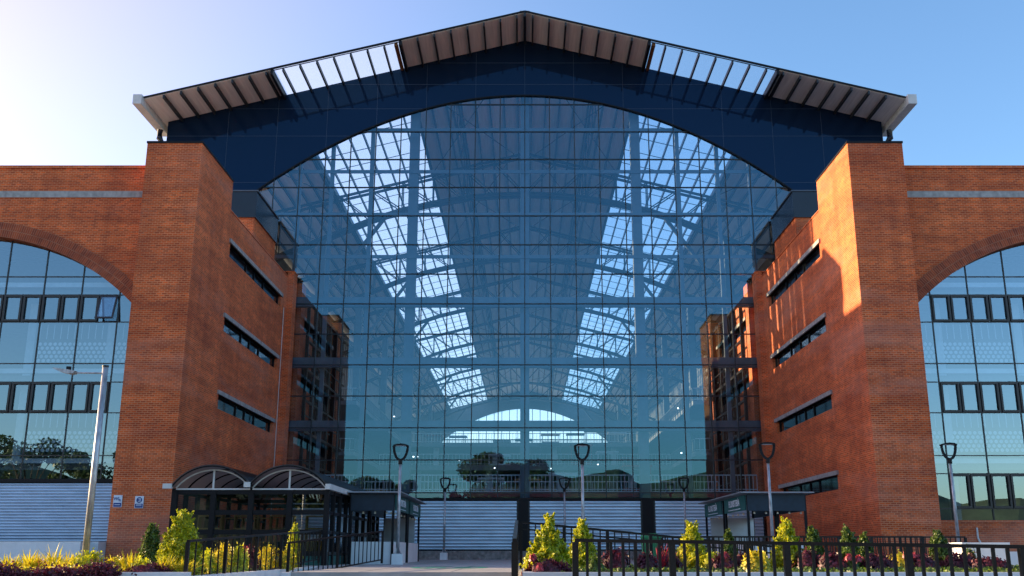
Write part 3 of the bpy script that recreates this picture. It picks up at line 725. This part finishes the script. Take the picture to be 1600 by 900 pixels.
# ------------------------------------------------------------------ plaza lamps
def plaza_lamp(loc, label, H=4.15):
    t = thing('plaza_lamp', label, 'lamp', (0,0,0), 'shield headed lamps on the plaza')
    MB().box(-.22,.22,-.22,.22,0,.42).build('concrete_base', WHITE, t)
    m = MB().box(-.16,.16,-.16,.16,.42,.45)
    for a in range(4):
        c, s_ = math.cos(a*math.pi/2+.78), math.sin(a*math.pi/2+.78)
        m.add([(c*.05,s_*.05,.45),(c*.19,s_*.19,.45),(c*.05,s_*.05,.72),(c*.05-s_*.015,s_*.05+c*.015,.45),(c*.19-s_*.015,s_*.19+c*.015,.45),(c*.05-s_*.015,s_*.05+c*.015,.72)],[(0,1,2),(5,4,3),(0,3,4,1),(1,4,5,2),(2,5,3,0)])
    m.build('base_plate', GALV, t)
    MB().tube([(0,0,.45),(0,0,H)], .075, 12, .055).build('pole', GALV, t, smooth=True)
    hd = MB()
    hd.tube([(0,0,H-.08),(0,0,H+.14)], .085, 12)
    for s in (-1,1):
        pr = [(s*.03,H+.10),(s*.12,H+.15),(s*.20,H+.25),(s*.255,H+.40),(s*.285,H+.55),(s*.295,H+.70)]
        for a, b in zip(pr[:-1], pr[1:]): hd.beam((a[0],0,a[1]),(b[0],0,b[1]),.10,.052, up=(0,1,0))
    hd.build('lamp_bracket', BLACK, t)
    cap = [(-.31,H+.67),(-.17,H+.70),(0,H+.71),(.17,H+.70),(.31,H+.67),(.31,H+.72),(.17,H+.765),(0,H+.78),(-.17,H+.765),(-.31,H+.72)]
    MB().prism(cap, 'y', -.16, .16).build('lamp_head', BLACK, t)
    MB().box(-.2,.2,-.11,.11,H+.685,H+.695).build('led_panel', SIGNW, t)
    t.location = loc
    return t
lamp0 = plaza_lamp((-5.24,42.6,0), 'plaza lamp on a white block beside the left flower kiosk')
dup(lamp0, (2.42,42.6,0), 'plaza lamp in the near row standing right of the middle behind the slim lime conifer')
dup(lamp0, (10.1,42.0,0), 'plaza lamp standing in front of the right flower kiosk')
dup(lamp0, (17.75,42.2,0), 'plaza lamp in front of the right wing windows, rightmost of all')
dup(lamp0, (-4.93,63.0,0), 'far plaza lamp before the shutter left of the central pillar')
dup(lamp0, (2.45,63.0,0), 'far plaza lamp before the shutter just right of the central pillar')
dup(lamp0, (9.85,63.0,0), 'far plaza lamp before the shutter left of the right flower kiosk')

# tall street light on the left
sx, sy = -11.47, 27.0
t = thing('street_light', 'tall galvanised street light with a long arm in front of the left wing', 'street light', (sx, sy, -.1))
MB().tube([(sx,sy,-.1),(sx,sy,5.42)], .088, 14, .075).build('pole', GALV, t, smooth=True)
MB().tube([(sx,sy,5.42),(sx,sy,5.46)], .088, 14).build('cap', BLACK, t)
MB().tube([(sx-.05,sy,5.25),(sx-.85,sy,5.26)], .022, 8).build('arm', GALV, t)
lh = [(sx-.82,5.23),(sx-.78,5.30),(sx-.95,5.33),(sx-1.36,5.385),(sx-1.40,5.37),(sx-1.2,5.28),(sx-.95,5.22)]
MB().prism(lh, 'y', sy-.12, sy+.12).build('lamp_head', GALV, t)
MB().box(sx-1.05,sx-.95,sy-.05,sy+.05,5.335,5.43).build('photocell', BLACK, t)

# ------------------------------------------------------------------ railings
def railing(p, q, zt0, zt1, label, h=1.2, sp=.19, post=1.7, pw=.085, mid=False, bw=.032):
    p = Vector((p[0],p[1],zt0)); q = Vector((q[0],q[1],zt1)); L = (q-p).length
    t = thing('railing', label, 'railing', (p.x,p.y,zt0-h))
    MB().beam(p, q, .075, .055).build('top_rail', RAILBLK, t)
    dn = Vector((0,0,-(h-.14)))
    MB().beam(p+dn, q+dn, .04, .045).build('bottom_rail', RAILBLK, t)
    if mid: MB().beam(p+Vector((0,0,-.17)), q+Vector((0,0,-.17)), .035, .04).build('middle_rail', RAILBLK, t)
    npst = max(1, round(L/post)); nb = round(L/sp); step = nb/npst
    pk = set(round(k*step) for k in range(npst+1))
    for k in range(nb+1):
        c = p.lerp(q, k/nb)
        if k in pk: MB().box(c.x-pw/2,c.x+pw/2,c.y-pw/2,c.y+pw/2,c.z-h,c.z-.0275).build('post', RAILBLK, t)
        else:
            MB().box(c.x-bw/2,c.x+bw/2,c.y-bw/2,c.y+bw/2,c.z-h+.16,c.z-.0275).build('baluster', RAILBLK, t)
    return t
railing((-7.9,24.2),(-7.9,39.7), .78, 1.30, 'sloping black railing along the left flower bed', sp=.62, post=3.1)
railing((-7.54,33.0),(-5.52,40.0), .80, 1.28, 'sloping black railing on the plaza side of the left ramp', sp=.35, post=3.7)
railing((.83,17.0),(10.6,14.4), .73, .565, 'long black railing in front of the right flower bed, nearest of all', sp=.2, post=1.75, pw=.10, bw=.045)
railing((-.17,17.1),(-.21,26.9), .73, 1.30, 'black railing seen end on beside the big lime conifer', pw=.10)
railing((-.1,27.15),(9.2,27.15), 1.29, .41, 'black ramp railing sloping down behind the right flower bed', mid=True, post=1.1)
railing((4.55,34.2),(13.2,34.2), 1.0, 1.0, 'level black railing behind the ramp, in front of the right flower kiosk', mid=False, h=1.0)
railing((6.9,38.6),(16.5,38.6), 1.05, 1.05, 'far black railing at the foot of the right brick flank', h=1.05, post=2.2)
# kerbs carrying the ramp rails
structure(fix_normals(MB().prism([(17.0,-.47),(27.2,.10),(27.2,-1.03),(17.0,-1.03)], 'x', -.25, -.08).build('kerb', PLAZA)))
structure(fix_normals(MB().prism([(-.07,.09),(9.3,-.79),(9.3,-1.03),(-.07,-1.03)], 'y', 27.05, 27.28).build('kerb', PLAZA)))
structure(MB().box(-6.5,-6.3,27.7,28.0,-1.03,.0).build('kerb', WHITE))

# ------------------------------------------------------------------ planters
pl = thing('planter', 'long low white planter wall of the left flower bed', 'planter', (-20,24,-1))
MB().box(-34,-7.75,23.9,24.15,-1.03,.08).box(-8.0,-7.75,24.15,39.4,-1.03,-.02).build('planter_wall', WHITE, pl)
MB().box(-34,-8.0,24.15,39.5,-1.03,-.06).build('soil', SOIL, pl)
pr_ = thing('planter', 'long low white planter wall of the right flower bed', 'planter', (6,18,-1))
MB().box(-.04,15,18.0,18.2,-1.03,.20).box(-.04,.14,18.2,26.6,-1.03,.20).box(.14,15,26.4,26.6,-1.03,.20).build('planter_wall', WHITE, pr_)
MB().box(.14,15,18.2,26.4,-1.03,.12).build('soil', SOIL, pr_)

# ------------------------------------------------------------------ plants
def leafcloud(name, pts, nrm, size, mat, parent=None, seed=0, aspect=1.6, up=.0):
    rng = np.random.default_rng(seed); n = len(pts)
    d = rng.normal(size=(n,3)); d /= np.linalg.norm(d,axis=1)[:,None]
    nn = nrm*0.7 + d*0.8; nn /= np.linalg.norm(nn,axis=1)[:,None]
    a = rng.normal(size=(n,3)); a[:,2] += up; a -= (a*nn).sum(1)[:,None]*nn; a /= np.linalg.norm(a,axis=1)[:,None]
    b = np.cross(nn, a); s = size*rng.uniform(.6,1.3,(n,1))
    a = a*s*aspect/2; b = b*s/2
    V = np.empty((n*4,3)); V[0::4] = pts-a; V[1::4] = pts+b; V[2::4] = pts+a; V[3::4] = pts-b
    F = np.arange(n*4).reshape(n,4)
    me = bpy.data.meshes.new(name); me.from_pydata(V.tolist(), [], F.tolist()); me.materials.append(mat)
    o = bpy.data.objects.new(name, me); COL.objects.link(o)
    if parent is not None: o.parent = parent
    return o
def conifer_mesh(h, w, n, seed, mat, parent, size=.05, e=.72):
    rng = np.random.default_rng(seed)
    t = rng.beta(1.1, 1.6, n); ang = rng.uniform(0, 2*np.pi, n)
    # sprays: bumps around the cone
    prof = (w/2)*np.clip(np.where(t < .16, .72+t*1.75, (1-((t-.1)/.9))**e*1.02), 0.02, 1)
    bump = 1 + .14*np.sin(ang*4+seed+t*13) + .13*np.sin(ang*7-t*23+seed*2) + .10*rng.normal(size=n)
    r = prof*bump*np.sqrt(rng.uniform(.45,1.05,n))
    P = np.stack([r*np.cos(ang), r*np.sin(ang), h*(t+.05*np.sin(ang*6+seed)*(1-t)+.03*rng.normal(size=n)) + .03], 1)
    Nn = np.stack([np.cos(ang), np.sin(ang), .6*np.ones(n)], 1); Nn /= np.linalg.norm(Nn,axis=1)[:,None]
    # loose sprays breaking the outline
    k = 70; tc = rng.uniform(.03, 1.0, k); ac = rng.uniform(0, 2*np.pi, k)
    rc = (w/2)*np.where(tc < .16, .72+tc*1.75, (1-np.clip((tc-.1)/.9,0,1))**e*1.02)
    m_ = max(10, n//220); q = rng.uniform(0, 1, (k, m_)); out = (.02 + q*.13*w)*rng.uniform(.5,1.4,(k,1))
    rr = rc[:,None]*.9 + out; jit = .018*(1.3-q)
    out = out*.7; rr = rc[:,None]*.92 + out
    S = np.stack([rr*np.cos(ac)[:,None]+rng.normal(size=q.shape)*jit, rr*np.sin(ac)[:,None]+rng.normal(size=q.shape)*jit, tc[:,None]*h + out*1.3 + rng.normal(size=q.shape)*jit], 2).reshape(-1,3)
    NS = np.repeat(np.stack([np.cos(ac), np.sin(ac), .8*np.ones(k)],1), m_, axis=0); NS /= np.linalg.norm(NS,axis=1)[:,None]
    P = np.concatenate([P, S]); Nn = np.concatenate([Nn, NS])
    return leafcloud('foliage', P, Nn, size, mat, parent, seed, 1.9, up=1.2)
def round_mesh(rx, ry, h, n, seed, mat, parent, size=.06, name='foliage'):
    rng = np.random.default_rng(seed)
    d = rng.normal(size=(n,3)); d[:,2] = np.abs(d[:,2]); d /= np.linalg.norm(d,axis=1)[:,None]
    ang = np.arctan2(d[:,1], d[:,0])
    rr = (1 + .15*np.sin(ang*4+seed) + .10*np.sin(ang*7+seed*3+d[:,2]*5) + .08*rng.normal(size=n)) * rng.uniform(.5,1,n)**.4
    P = d*rr[:,None]*np.array([rx,ry,h])
    return leafcloud(name, P, d, size, mat, parent, seed, 1.6)
def spiky_mesh(h, n, seed, mat, parent):
    rs = random.Random(seed); m = MB()
    for k in range(n):
        a = rs.uniform(0, 6.28); lean = rs.uniform(.15, .95); L = h*rs.uniform(.7,1.15); wd = .035*rs.uniform(.7,1.3)
        dx, dy = math.cos(a), math.sin(a); ox, oy = rs.uniform(-.12,.12), rs.uniform(-.12,.12); prev = None
        for q in range(5):
            u = q/4; rr = L*lean*u**1.4; zz = L*(u - .45*lean*u*u)
            ww = wd*(1-u)**.7
            c = Vector((ox+dx*rr, oy+dy*rr, zz)); p1 = c + Vector((-dy,dx,0))*ww; p2 = c - Vector((-dy,dx,0))*ww
            if prev: m.add([prev[0],prev[1],p2,p1],[(0,1,2,3)])
            prev = (p1,p2)
    me = bpy.data.meshes.new('blades'); me.from_pydata([tuple(v) for v in m.v], [], m.f); me.materials.append(mat)
    import bmesh
    bm = bmesh.new(); bm.from_mesh(me); bmesh.ops.remove_doubles(bm, verts=bm.verts, dist=1e-5); bm.to_mesh(me); bm.free()
    o = bpy.data.objects.new('blades', me); COL.objects.link(o); o.parent = parent
    return o
def PX(x, d): return (x-820)*d/1615.0
def ztop(v, d): return EYE + (860-v)*d/1615.0
cs = [0]
def conifer(x, v, wpx, d, zb, label, mat=LIME, n=3600, group='small conifers in the flower beds', e=.72):
    cs[0] += 1; X = PX(x,d); h = ztop(v,d)-zb; wd = wpx*d/1615*1.05
    t = thing('conifer_shrub', label, 'shrub', (X,d,zb), group)
    conifer_mesh(h, wd, int(n*1.5), cs[0]*7, mat, t, .036, e)
    MB().tube([(X,d,zb-.1),(X,d,zb+h*.5)], .025, 6).build('stem', BARK, t)
    return t
def bush(x, v, wpx, d, zb, label, mat, n=1500, size=.05, cat='bush', group='low shrubs in the flower beds', name='leafy_bush', ry=None):
    cs[0] += 1; X = PX(x,d); h = max(.12, ztop(v,d)-zb); rx = wpx*d/1615/2
    t = thing(name, label, cat, (X,d,zb), group)
    round_mesh(rx, ry or rx, h, n, cs[0]*5, mat, t, size)
    return t
def spiky(x, v, d, zb, label, mat=YEL, n=60, group='spiky yellow plants in the left bed', h=None):
    cs[0] += 1; X = PX(x,d)
    t = thing('spiky_plant', label, 'plant', (X,d,zb), group)
    spiky_mesh((h or max(.2, ztop(v,d)-zb))*1.15, n, cs[0]*3, mat, t); return t
zb = -.06
conifer(282, 803, 60, 26.5, zb, 'largest yellow-green conifer in the left bed beside the railing post', n=9000, e=.6)
conifer(235, 823, 38, 28.5, zb, 'small dark green conifer left of the big yellow one', GRN)
conifer(458, 823, 26, 37, zb, 'small green conifer in front of the glass cafe kiosk', LIME, 2400)
zr = .12
conifer(857, 816, 72, 19.6, zr, 'largest lime conifer ringed by purple leaves at the left end of the right bed', n=9000, e=1.15)
conifer(910, 820, 42, 24.5, zr, 'slim lime conifer in front of the middle plaza lamp')
conifer(1082, 822, 44, 23.5, zr, 'lime conifer beside the second shutter pillar')
conifer(1140, 831, 24, 25.5, zr, 'small green conifer in front of the left end of the right flower kiosk', GRN, 2000)
conifer(1230, 818, 46, 23.0, zr, 'tall lime conifer just right of the lamp pole before the right kiosk')
conifer(1272, 829, 30, 24.5, zr, 'green conifer at the right edge of the right flower kiosk', GRN)
conifer(1326, 828, 34, 24.0, zr, 'green conifer in front of the lower brick flank', GRN)
conifer(1352, 837, 26, 25.5, zr, 'smaller green conifer touching the right pier foot', GRN, 2000)
conifer(1468, 834, 34, 25.0, zr, 'green conifer left of the rightmost lamp pole', GRN)
# left bed
spl = [(18,866,26.5),(52,862,27.5),(88,856,26.5),(112,864,28),(182,868,28),(205,862,26),(262,868,25.3),(292,872,25.2),(30,872,29.5),(70,868,30)]
places = ['at the frame edge','in front of the white wall','tallest of the left clump','right of the left clump','left of the pier foot','at the pier foot','at the foot of the big conifer','by the railing post','far back at the left','behind the left clump']
for (x,v,d), pp in zip(spl, places): spiky(x, v, d, zb, 'spiky yellow plant %s' % pp)
bush(140, 865, 55, 26.5, zb, 'round green and yellow bush at the foot of the street light', LIME, 2200)
bush(108, 879, 62, 24.9, zb, 'low yellow-green bush between purple hedges', YEL, 1800)
bush(180, 873, 48, 27, zb, 'orange yellow bush in front of the left pier', YEL, 1500)
bush(225, 876, 40, 25.0, zb, 'loose green yellow bush left of the big conifer', LIME, 1400)
bush(60, 874, 40, 28, zb, 'reddish croton bush in the left clump', PINK, 500)
bush(235, 882, 75, 24.6, zb, 'dark purple bush on the white planter edge', PUR, 2600, .045)
for x, v, wp, d, mt, lb in ((325,862,38,29,LIME,'lime bush behind the first balusters of the left railing'),(350,853,40,31,YEL,'yellow bush behind the left railing'),
        (376,856,30,31,LIME,'green bush left of the red flowered one'),(393,859,30,32,PUR,'purple bush behind the middle of the left railing'),
        (418,855,36,34,YEL,'yellow bush before the cafe front'),(447,862,30,34,YEL,'yellow bush at the far end of the left bed'),(305,868,36,27,YEL,'yellow bush right behind the railing post')):
    bush(x, v, wp, d, zb, lb, mt, 1500)
bush(384, 853, 10, 31.5, .3, 'red flowers above the purple bush', PINK, 120, .06, 'flowers', 'flowers in the beds', 'flower_cluster')
def hedge(name, x0, x1, y0, y1, z0, z1, n, mat, label, seed, size=.05):
    rng = np.random.default_rng(seed)
    P = np.stack([rng.uniform(x0,x1,n), rng.uniform(y0,y1,n), rng.uniform(0,1,n)**.6], 1)
    hh = (z1-z0)*(.88+.04*np.sin(P[:,0]*2.3+seed)+.04*np.sin(P[:,0]*5.7)+.04*rng.normal(size=n))
    P[:,2] = z0 + P[:,2]*hh
    Nn = np.tile(np.array([0,-.4,.9]), (n,1))
    o = leafcloud(name, P, Nn, size, mat, None, seed)
    return tag(o, label, 'ground cover', kind='stuff')
hedge('purple_hedge', -14.6, -9.25, 23.2, 23.9, -1.03, .33, 34000, PUR, 'dark purple clipped hedge in front of the left white planter wall', 5, .045)
hedge('ground_cover', .3, 14.6, 18.3, 26.2, .1, .24, 9000, GRN, 'low green ground cover over the soil of the right bed', 9)
hedge('ground_cover', -20, -8.1, 24.3, 38.5, -.08, .12, 9000, GRN, 'low green ground cover over the soil of the left bed', 11)
hedge('yellow_edging', -14.4, -9.5, 24.2, 24.7, -.08, .22, 5000, YEL, 'clipped yellow edging behind the purple hedge of the left bed', 13, .045)
# right bed
for i, (x,v,wp,d,mt,n_,lb) in enumerate(((857,877,74,18.9,PUR,3200,'purple ring of leaves at the foot of the largest lime conifer'),
        (835,868,26,19.4,LIME,900,'lime tuft left of the big conifer'),
        (962,861,48,22,PUR,2400,'round dark purple bush right of the slim lime conifer'),(1010,868,40,22,PUR,1800,'dark purple bush left of the pink spikes'),
        (1045,866,44,22.5,PUR,2000,'dark purple bush with pink spikes'),(1110,864,36,23,LIME,1400,'small lime bush right of the second conifer'),
        (1130,868,48,22,PUR,2000,'dark purple bush under the small green conifer'),(1182,863,44,21,YEL,2200,'round golden bush in front of the right kiosk lamp'),
        (1160,866,30,23,PUR,1200,'dark purple bush left of the round golden one'),(1262,862,46,22.5,PUR,2000,'dark purple bush right of the tall lime conifer'),
        (1245,864,30,23.5,GRN,1200,'green bush behind the tall lime conifer'),
        (1325,862,40,22,GRN,1800,'green bush below the flank conifer with coral flowers'),(1300,866,44,22,PUR,1900,'dark purple bush left of the coral flowers'),
        (1370,868,60,22,PUR,2200,'dark purple bush at the foot of the right pier'),(1405,866,40,23,YEL,1200,'golden bush right of the pier foot bush'),
        (1440,868,60,23,PUR,2200,'dark purple bush left of the last conifer'),(1500,866,60,23.5,PUR,2200,'dark purple bush right of the last conifer'),
        (1545,872,60,23,PUR,2200,'dark purple bush in front of the white utility box'),(1515,858,24,24.5,GRN,900,'green sprig against the white utility box'),
        (930,872,30,21,GRN,900,'green tuft between the slim conifer and the purple bush'))):
    bush(x, v, wp, d, zr, lb, mt, n_, .045)
for x, v, d, lb in ((1035,850,22.3,'pink flower spikes above the purple bush'),(1060,852,22.6,'pale yellow flower spikes beside the pink ones')):
    spiky(x, v, d, zr, lb, YEL if x > 1050 else PINK, 26, 'flower spikes in the right bed')
for x, v, wp, d, lb in ((833,866,12,19.0,'red bloom left of the big conifer'),(843,880,12,18.5,'red bloom in the purple ring'),(1132,862,12,21.8,'magenta bloom in the purple bush'),
        (1325,866,12,21.6,'coral bloom in front of the green bush'),(1340,868,12,21.6,'second coral bloom right of the first'),(1420,862,24,22.8,'pink blooms over the purple bush')):
    bush(x, v, wp, d, ztop(v,d)-.12, lb, PINK, 90, .045, 'flowers', 'flowers in the beds', 'flower_cluster')

# ------------------------------------------------------------------ litter bin
t = thing('litter_bin', 'green litter bin behind the black ramp railing', 'bin', (4.4,36,0))
MB().prism([(4.15,.0),(4.65,.0),(4.72,.98),(4.08,.98)], 'y', 35.75, 36.25).build('body', BINGREEN, t)
MB().prism([(4.05,.98),(4.75,.98),(4.70,1.08),(4.55,1.14),(4.25,1.14),(4.10,1.08)], 'y', 35.7, 36.3).build('lid', BINGREEN, t)

# ------------------------------------------------------------------ glass cafe kiosk with two barrel roofs
KX = [-13.72,-12.2,-10.72,-9.2,-7.75]; K0, K1 = 40.0, 54.0; KE = 2.92
t = thing('cafe_kiosk', 'long black framed glass cafe kiosk with two barrel roofs beside the left pier', 'kiosk', (-10.7,47,0))
fr = MB()
for x in KX: fr.box(x-.10,x+.10,K0-.1,K0+.1,0,KE)
for z in (.45, 1.25, 2.0, 2.78): fr.box(KX[0],KX[-1],K0-.06,K0+.06,z-.09,z+.09)
ysd = [K0, 41.3, 42.8, 44.3, 45.6, 47.4, 49.2, 51, 52.6, K1]
for y in ysd: fr.box(KX[-1]-.08,KX[-1]+.08,y-.08,y+.08,0,KE); fr.box(KX[0]-.08,KX[0]+.08,y-.08,y+.08,0,KE)
for z in (.45, 1.25, 2.0, 2.78): fr.box(KX[-1]-.05,KX[-1]+.05,K0,K1,z-.06,z+.06); fr.box(KX[0]-.05,KX[0]+.05,K0,K1,z-.06,z+.06)
fr.box(KX[0],KX[-1],K1-.06,K1+.06,KE-.2,KE).box(KX[0],KX[-1],K1-.03,K1+.03,0,1)
for y in (44.3,49.2): fr.box(KX[0],KX[-1],y-.06,y+.06,KE-.15,KE)
fr.build('frame', BLACK, t)
MB().box(KX[0]-.05,KX[-1]+.03,K0-.02,K0+.02,0,.36).box(KX[-1]-.02,KX[-1]+.02,K0,K1,0,.36).build('base_panel', GREEN, t)
for i in range(4):
    for z0, z1 in ((.54,1.16),(1.34,1.91),(2.09,2.69)):
        MB().add([(KX[i]+.1,K0,z0),(KX[i+1]-.1,K0,z0),(KX[i+1]-.1,K0,z1),(KX[i]+.1,K0,z1)],[(0,1,2,3)]).build('window', DGLASS, t)
for i in range(len(ysd)-1):
    MB().add([(KX[-1],ysd[i]+.08,.5),(KX[-1],ysd[i+1]-.08,.5),(KX[-1],ysd[i+1]-.08,2.72),(KX[-1],ysd[i]+.08,2.72)],[(0,1,2,3)]).build('window', DGLASS, t)
for c, hw in (((KX[0]+KX[2])/2, 1.56), ((KX[2]+KX[4])/2, 1.545)):
    n = 16; rise = .84
    Rr = (hw*hw+rise*rise)/(2*rise)
    def arc(x, o=0): return KE + .03 + math.sqrt((Rr+o)**2-(x-c)**2) - (Rr-rise)
    xs = [c-hw+2*hw*k/n for k in range(n+1)]
    poly = [(x, arc(x)) for x in xs] + [(x, arc(x, .03)) for x in reversed(xs)]
    rf = fix_normals(MB().prism(poly, 'y', K0-.45, K1+.5).build('barrel_roof', POLY, t))
    for y in [K0-.4+1.88*k for k in range(8)]:
        rb = MB()
        for a, b in zip(xs[:-1], xs[1:]): rb.beam((a,y,arc(a)-.035),(b,y,arc(b)-.035),.06,.05)
        rb.build('roof_rib', BLACK, rf)
    tr = MB(); xi = [c-hw*.93+2*hw*.93*k/n for k in range(n+1)]
    for a, b in zip(xi[:-1], xi[1:]): tr.beam((a,K0-.08,arc(a)-.16),(b,K0-.08,arc(b)-.16),.05,.05)
    tr.box(c-hw*.93,c+hw*.93,K0-.105,K0-.055,KE-.06,KE).box(c-.035,c+.035,K0-.105,K0-.055,KE,arc(c)-.16)
    tr.build('gable_trim', GUTTER, t)
g_ = MB().box(KX[-1]+.0,KX[-1]+.20,K0-.5,K1+.55,KE-.06,KE+.15).build('gutter', GUTTER, t)
MB().tube([(KX[-1]+.1,K1+.3,KE-.06),(KX[-1]+.1,K1+.3,KE-.25),(KX[-1]-.02,K1+.1,KE-.45),(KX[-1]+.0,K1+.1,.3),(KX[-1]+.25,K1+.1,.08)], .05, 8).build('downpipe', GUTTER, g_)
MB().box(KX[0]-.35,KX[0]-.0,K0-.5,K0-.35,KE-.03,KE+.16).build('gutter', GUTTER, t)
MB().box(KX[2]-.2,KX[2]+.05,K0-.5,K0-.38,KE+.02,KE+.22).build('gutter', GUTTER, t)
# counters and shelves inside are furniture of their own
rs = random.Random(5); lb_ = ['near the left corner','beside the first post','near the middle of the front','behind the second barrel front','in the rear left','in the rear middle']
for k in range(6):
    x = KX[0]+.9+(k % 4)*1.45; y = 41.4+(k//4)*3+rs.uniform(0,.6)
    q = thing('display_shelf', 'pale wooden display shelf inside the glass cafe, ' + lb_[k], 'shelf', (x,y,0), 'shelves inside the glass cafe')
    MB().box(x-.5,x-.45,y,y+.35,0,1.95).box(x+.45,x+.5,y,y+.35,0,1.95).build('side_panel', WOOD, q)
    m = MB()
    for z in (.3,.9,1.4,1.9): m.box(x-.45,x+.45,y,y+.35,z,z+.05)
    m.build('shelf', WOOD, q)

# ------------------------------------------------------------------ flower kiosks
def flower_kiosk(s, xin, xout, y0, y1, label, txt='FLORISTERÍA'):
    t = thing('flower_kiosk', label, 'kiosk', (s*(xin+xout)/2,(y0+y1)/2,0), 'flower kiosks on the plaza')
    H = 2.92; L = y1-y0
    for x in (xin, xout):
        for y in (y0, y0+L*.5-.25, y0+L*.5+.25, y1):
            MB().box(s*x-.05,s*x+.05,y-.05,y+.05,0,H-.05).build('post', BLACK, t)
    # thin corrugated roof
    rm = MB(); pr = []
    n = 60
    ys2 = [y0-.35+(L+.7)*k/n for k in range(n+1)]
    z = lambda k: H+.02+(.03 if k % 2 else 0)
    poly = [(y, z(k)) for k, y in enumerate(ys2)] + [(y, z(k)+.03) for k, y in reversed(list(enumerate(ys2)))]
    rm.prism(poly, 'x', s*(xin-.35), s*(xout+.35))
    fix_normals(rm.build('roof', plain('kiosk_roof%d' % s, (.30,.32,.33), .5, metal=.3), t))
    sx_ = s*(xin-.07)
    ym = (y0+y1)/2
    for a, b in ((y0+.08, ym-.33), (ym+.33, y1-.08)):
        sg = MB().box(sx_-.02, sx_+.02, a, b, H-.68, H-.04).build('sign_panel', GREEN, t)
        put_text(txt, .40, (sx_-s*.03, (a+b)/2, H-.33), (R(90),0,R(-90) if s > 0 else R(90)), SIGNW, sg, spacing=1.05)
        MB().box(sx_-s*.02, sx_-s*.03, (a+b)/2-1.3, (a+b)/2+1.3, H-.60, H-.575).build('underline', SIGNW, sg)
    MB().box(s*(xin-.02), s*xout, y0-.06, y0-.02, H-.72, H-.02).box(s*(xout+.02),s*(xout+.05),y0,y1,H-.72,H-.02).build('awning', TEAL, t)
    MB().box(s*xin, s*(xin+.08), y0+.1, y1-.1, 0, .92).box(s*xin, s*xout, y0+.0, y0+.1, 0, .92).build('counter_wall', WHITE, t)
    MB().box(s*(xin+.2), s*(xout), y1-.1, y1, .0, 2.2).build('back_panel', SHUTTER, t)
    bl = MB()
    for k in range(9):
        y = y0+.5+k*(L-1)/8; bl.tube([(s*(xin+.15),y,H-.75),(s*(xin+.15),y,H-.84)],.035,6,.05)
    for k in range(5):
        x = xin+.3+k*.5; bl.tube([(s*x,y0+.15,H-.75),(s*x,y0+.15,H-.84)],.035,6,.05)
    bl.build('bulb_string', BULB, t)
    return t
flower_kiosk(1, 9.55, 12.0, 43.8, 53.9, 'dark green flower kiosk standing against the right brick flank')
flower_kiosk(-1, 5.60, 7.4, 43.6, 54.2, 'dark green flower kiosk behind the glass cafe on the left')

# ------------------------------------------------------------------ what the glass mirrors: trees, hills behind the camera
def big_tree(x, y, h, w, label, seed, n=9000, zb=-1.03, crown0=.3):
    t = thing('tree', label, 'tree', (x,y,zb), 'trees across the street')
    rng = np.random.default_rng(seed); pts = []; nr = []
    m = MB(); m.tube([(x,y,zb),(x+.1,y,zb+h*.3),(x-.1,y,zb+h*.55)], .35, 8, .2)
    for k in range(26):
        a = rng.uniform(0,6.28); rr = (w/2)*math.sqrt(rng.uniform(.02,1))*.8; zz = h*rng.uniform(crown0,.92)
        rr *= math.sqrt(max(.1, 1-((zz/h-.6)/.45)**2)); c = np.array([rr*math.cos(a), rr*math.sin(a), zz])
        rad = rng.uniform(.09,.17)*w; k_n = n//26
        d = rng.normal(size=(k_n,3)); d /= np.linalg.norm(d,axis=1)[:,None]
        q = c + d*rad*(rng.uniform(.2,1,(k_n,1))**.5)*np.array([1,1,.7]); pts.append(q); nr.append(d)
        m.tube([(x,y,zb+h*.35),(x+c[0]*.5,y+c[1]*.5,zb+h*.25+c[2]*.5),(x+c[0],y+c[1],zb+c[2])], .10, 5, .03)
    m.build('trunk', BARK, t)
    leafcloud('crown', np.concatenate(pts), np.concatenate(nr), .30, TREEL, t, seed)
    return t
big_tree(-2.5,-24,16.5,17,'broad dark tree mirrored in the middle of the glass front',1,24000)
big_tree(-13.5,-26,11,10,'smaller tree mirrored left of the broad one',2,13000)
big_tree(-20.5,-24,13,11,'loose crowned tree mirrored beside the left lamp',3,15000)
big_tree(-28,-27,13,11,'tree mirrored at the left edge of the glass front',4,15000)
big_tree(-47,-20,13,12,'tree mirrored in the left wing windows near the street light',6,6000)
big_tree(-56,-22,15,12,'taller tree mirrored in the left wing windows at the frame edge',8,6000)
big_tree(22,-22,9,13,'low domed tree mirrored above the second shutter pillar',12,6000,crown0=.2)
# hills: ridge strips
hm = MB(); rs = random.Random(2); ring = []
for k in range(121):
    a = math.pi*(1.0+1.0*k/120) ; rad = 900
    hgt = 62 + 18*math.sin(k*.21) + 10*math.sin(k*.53+1) + 5*math.sin(k*1.7) + rs.uniform(-2,2)
    ring.append((rad*math.cos(a), rad*math.sin(a), hgt))
for k in range(120):
    a, b = ring[k], ring[k+1]
    hm.add([(a[0]*.8,a[1]*.8,-1.2),(b[0]*.8,b[1]*.8,-1.2),(b[0],b[1],b[2]),(a[0],a[1],a[2]),(b[0]*1.3,b[1]*1.3,-1.2),(a[0]*1.3,a[1]*1.3,-1.2)],[(0,1,2,3),(3,2,4,5)])
structure(hm.build('hills', HILL))
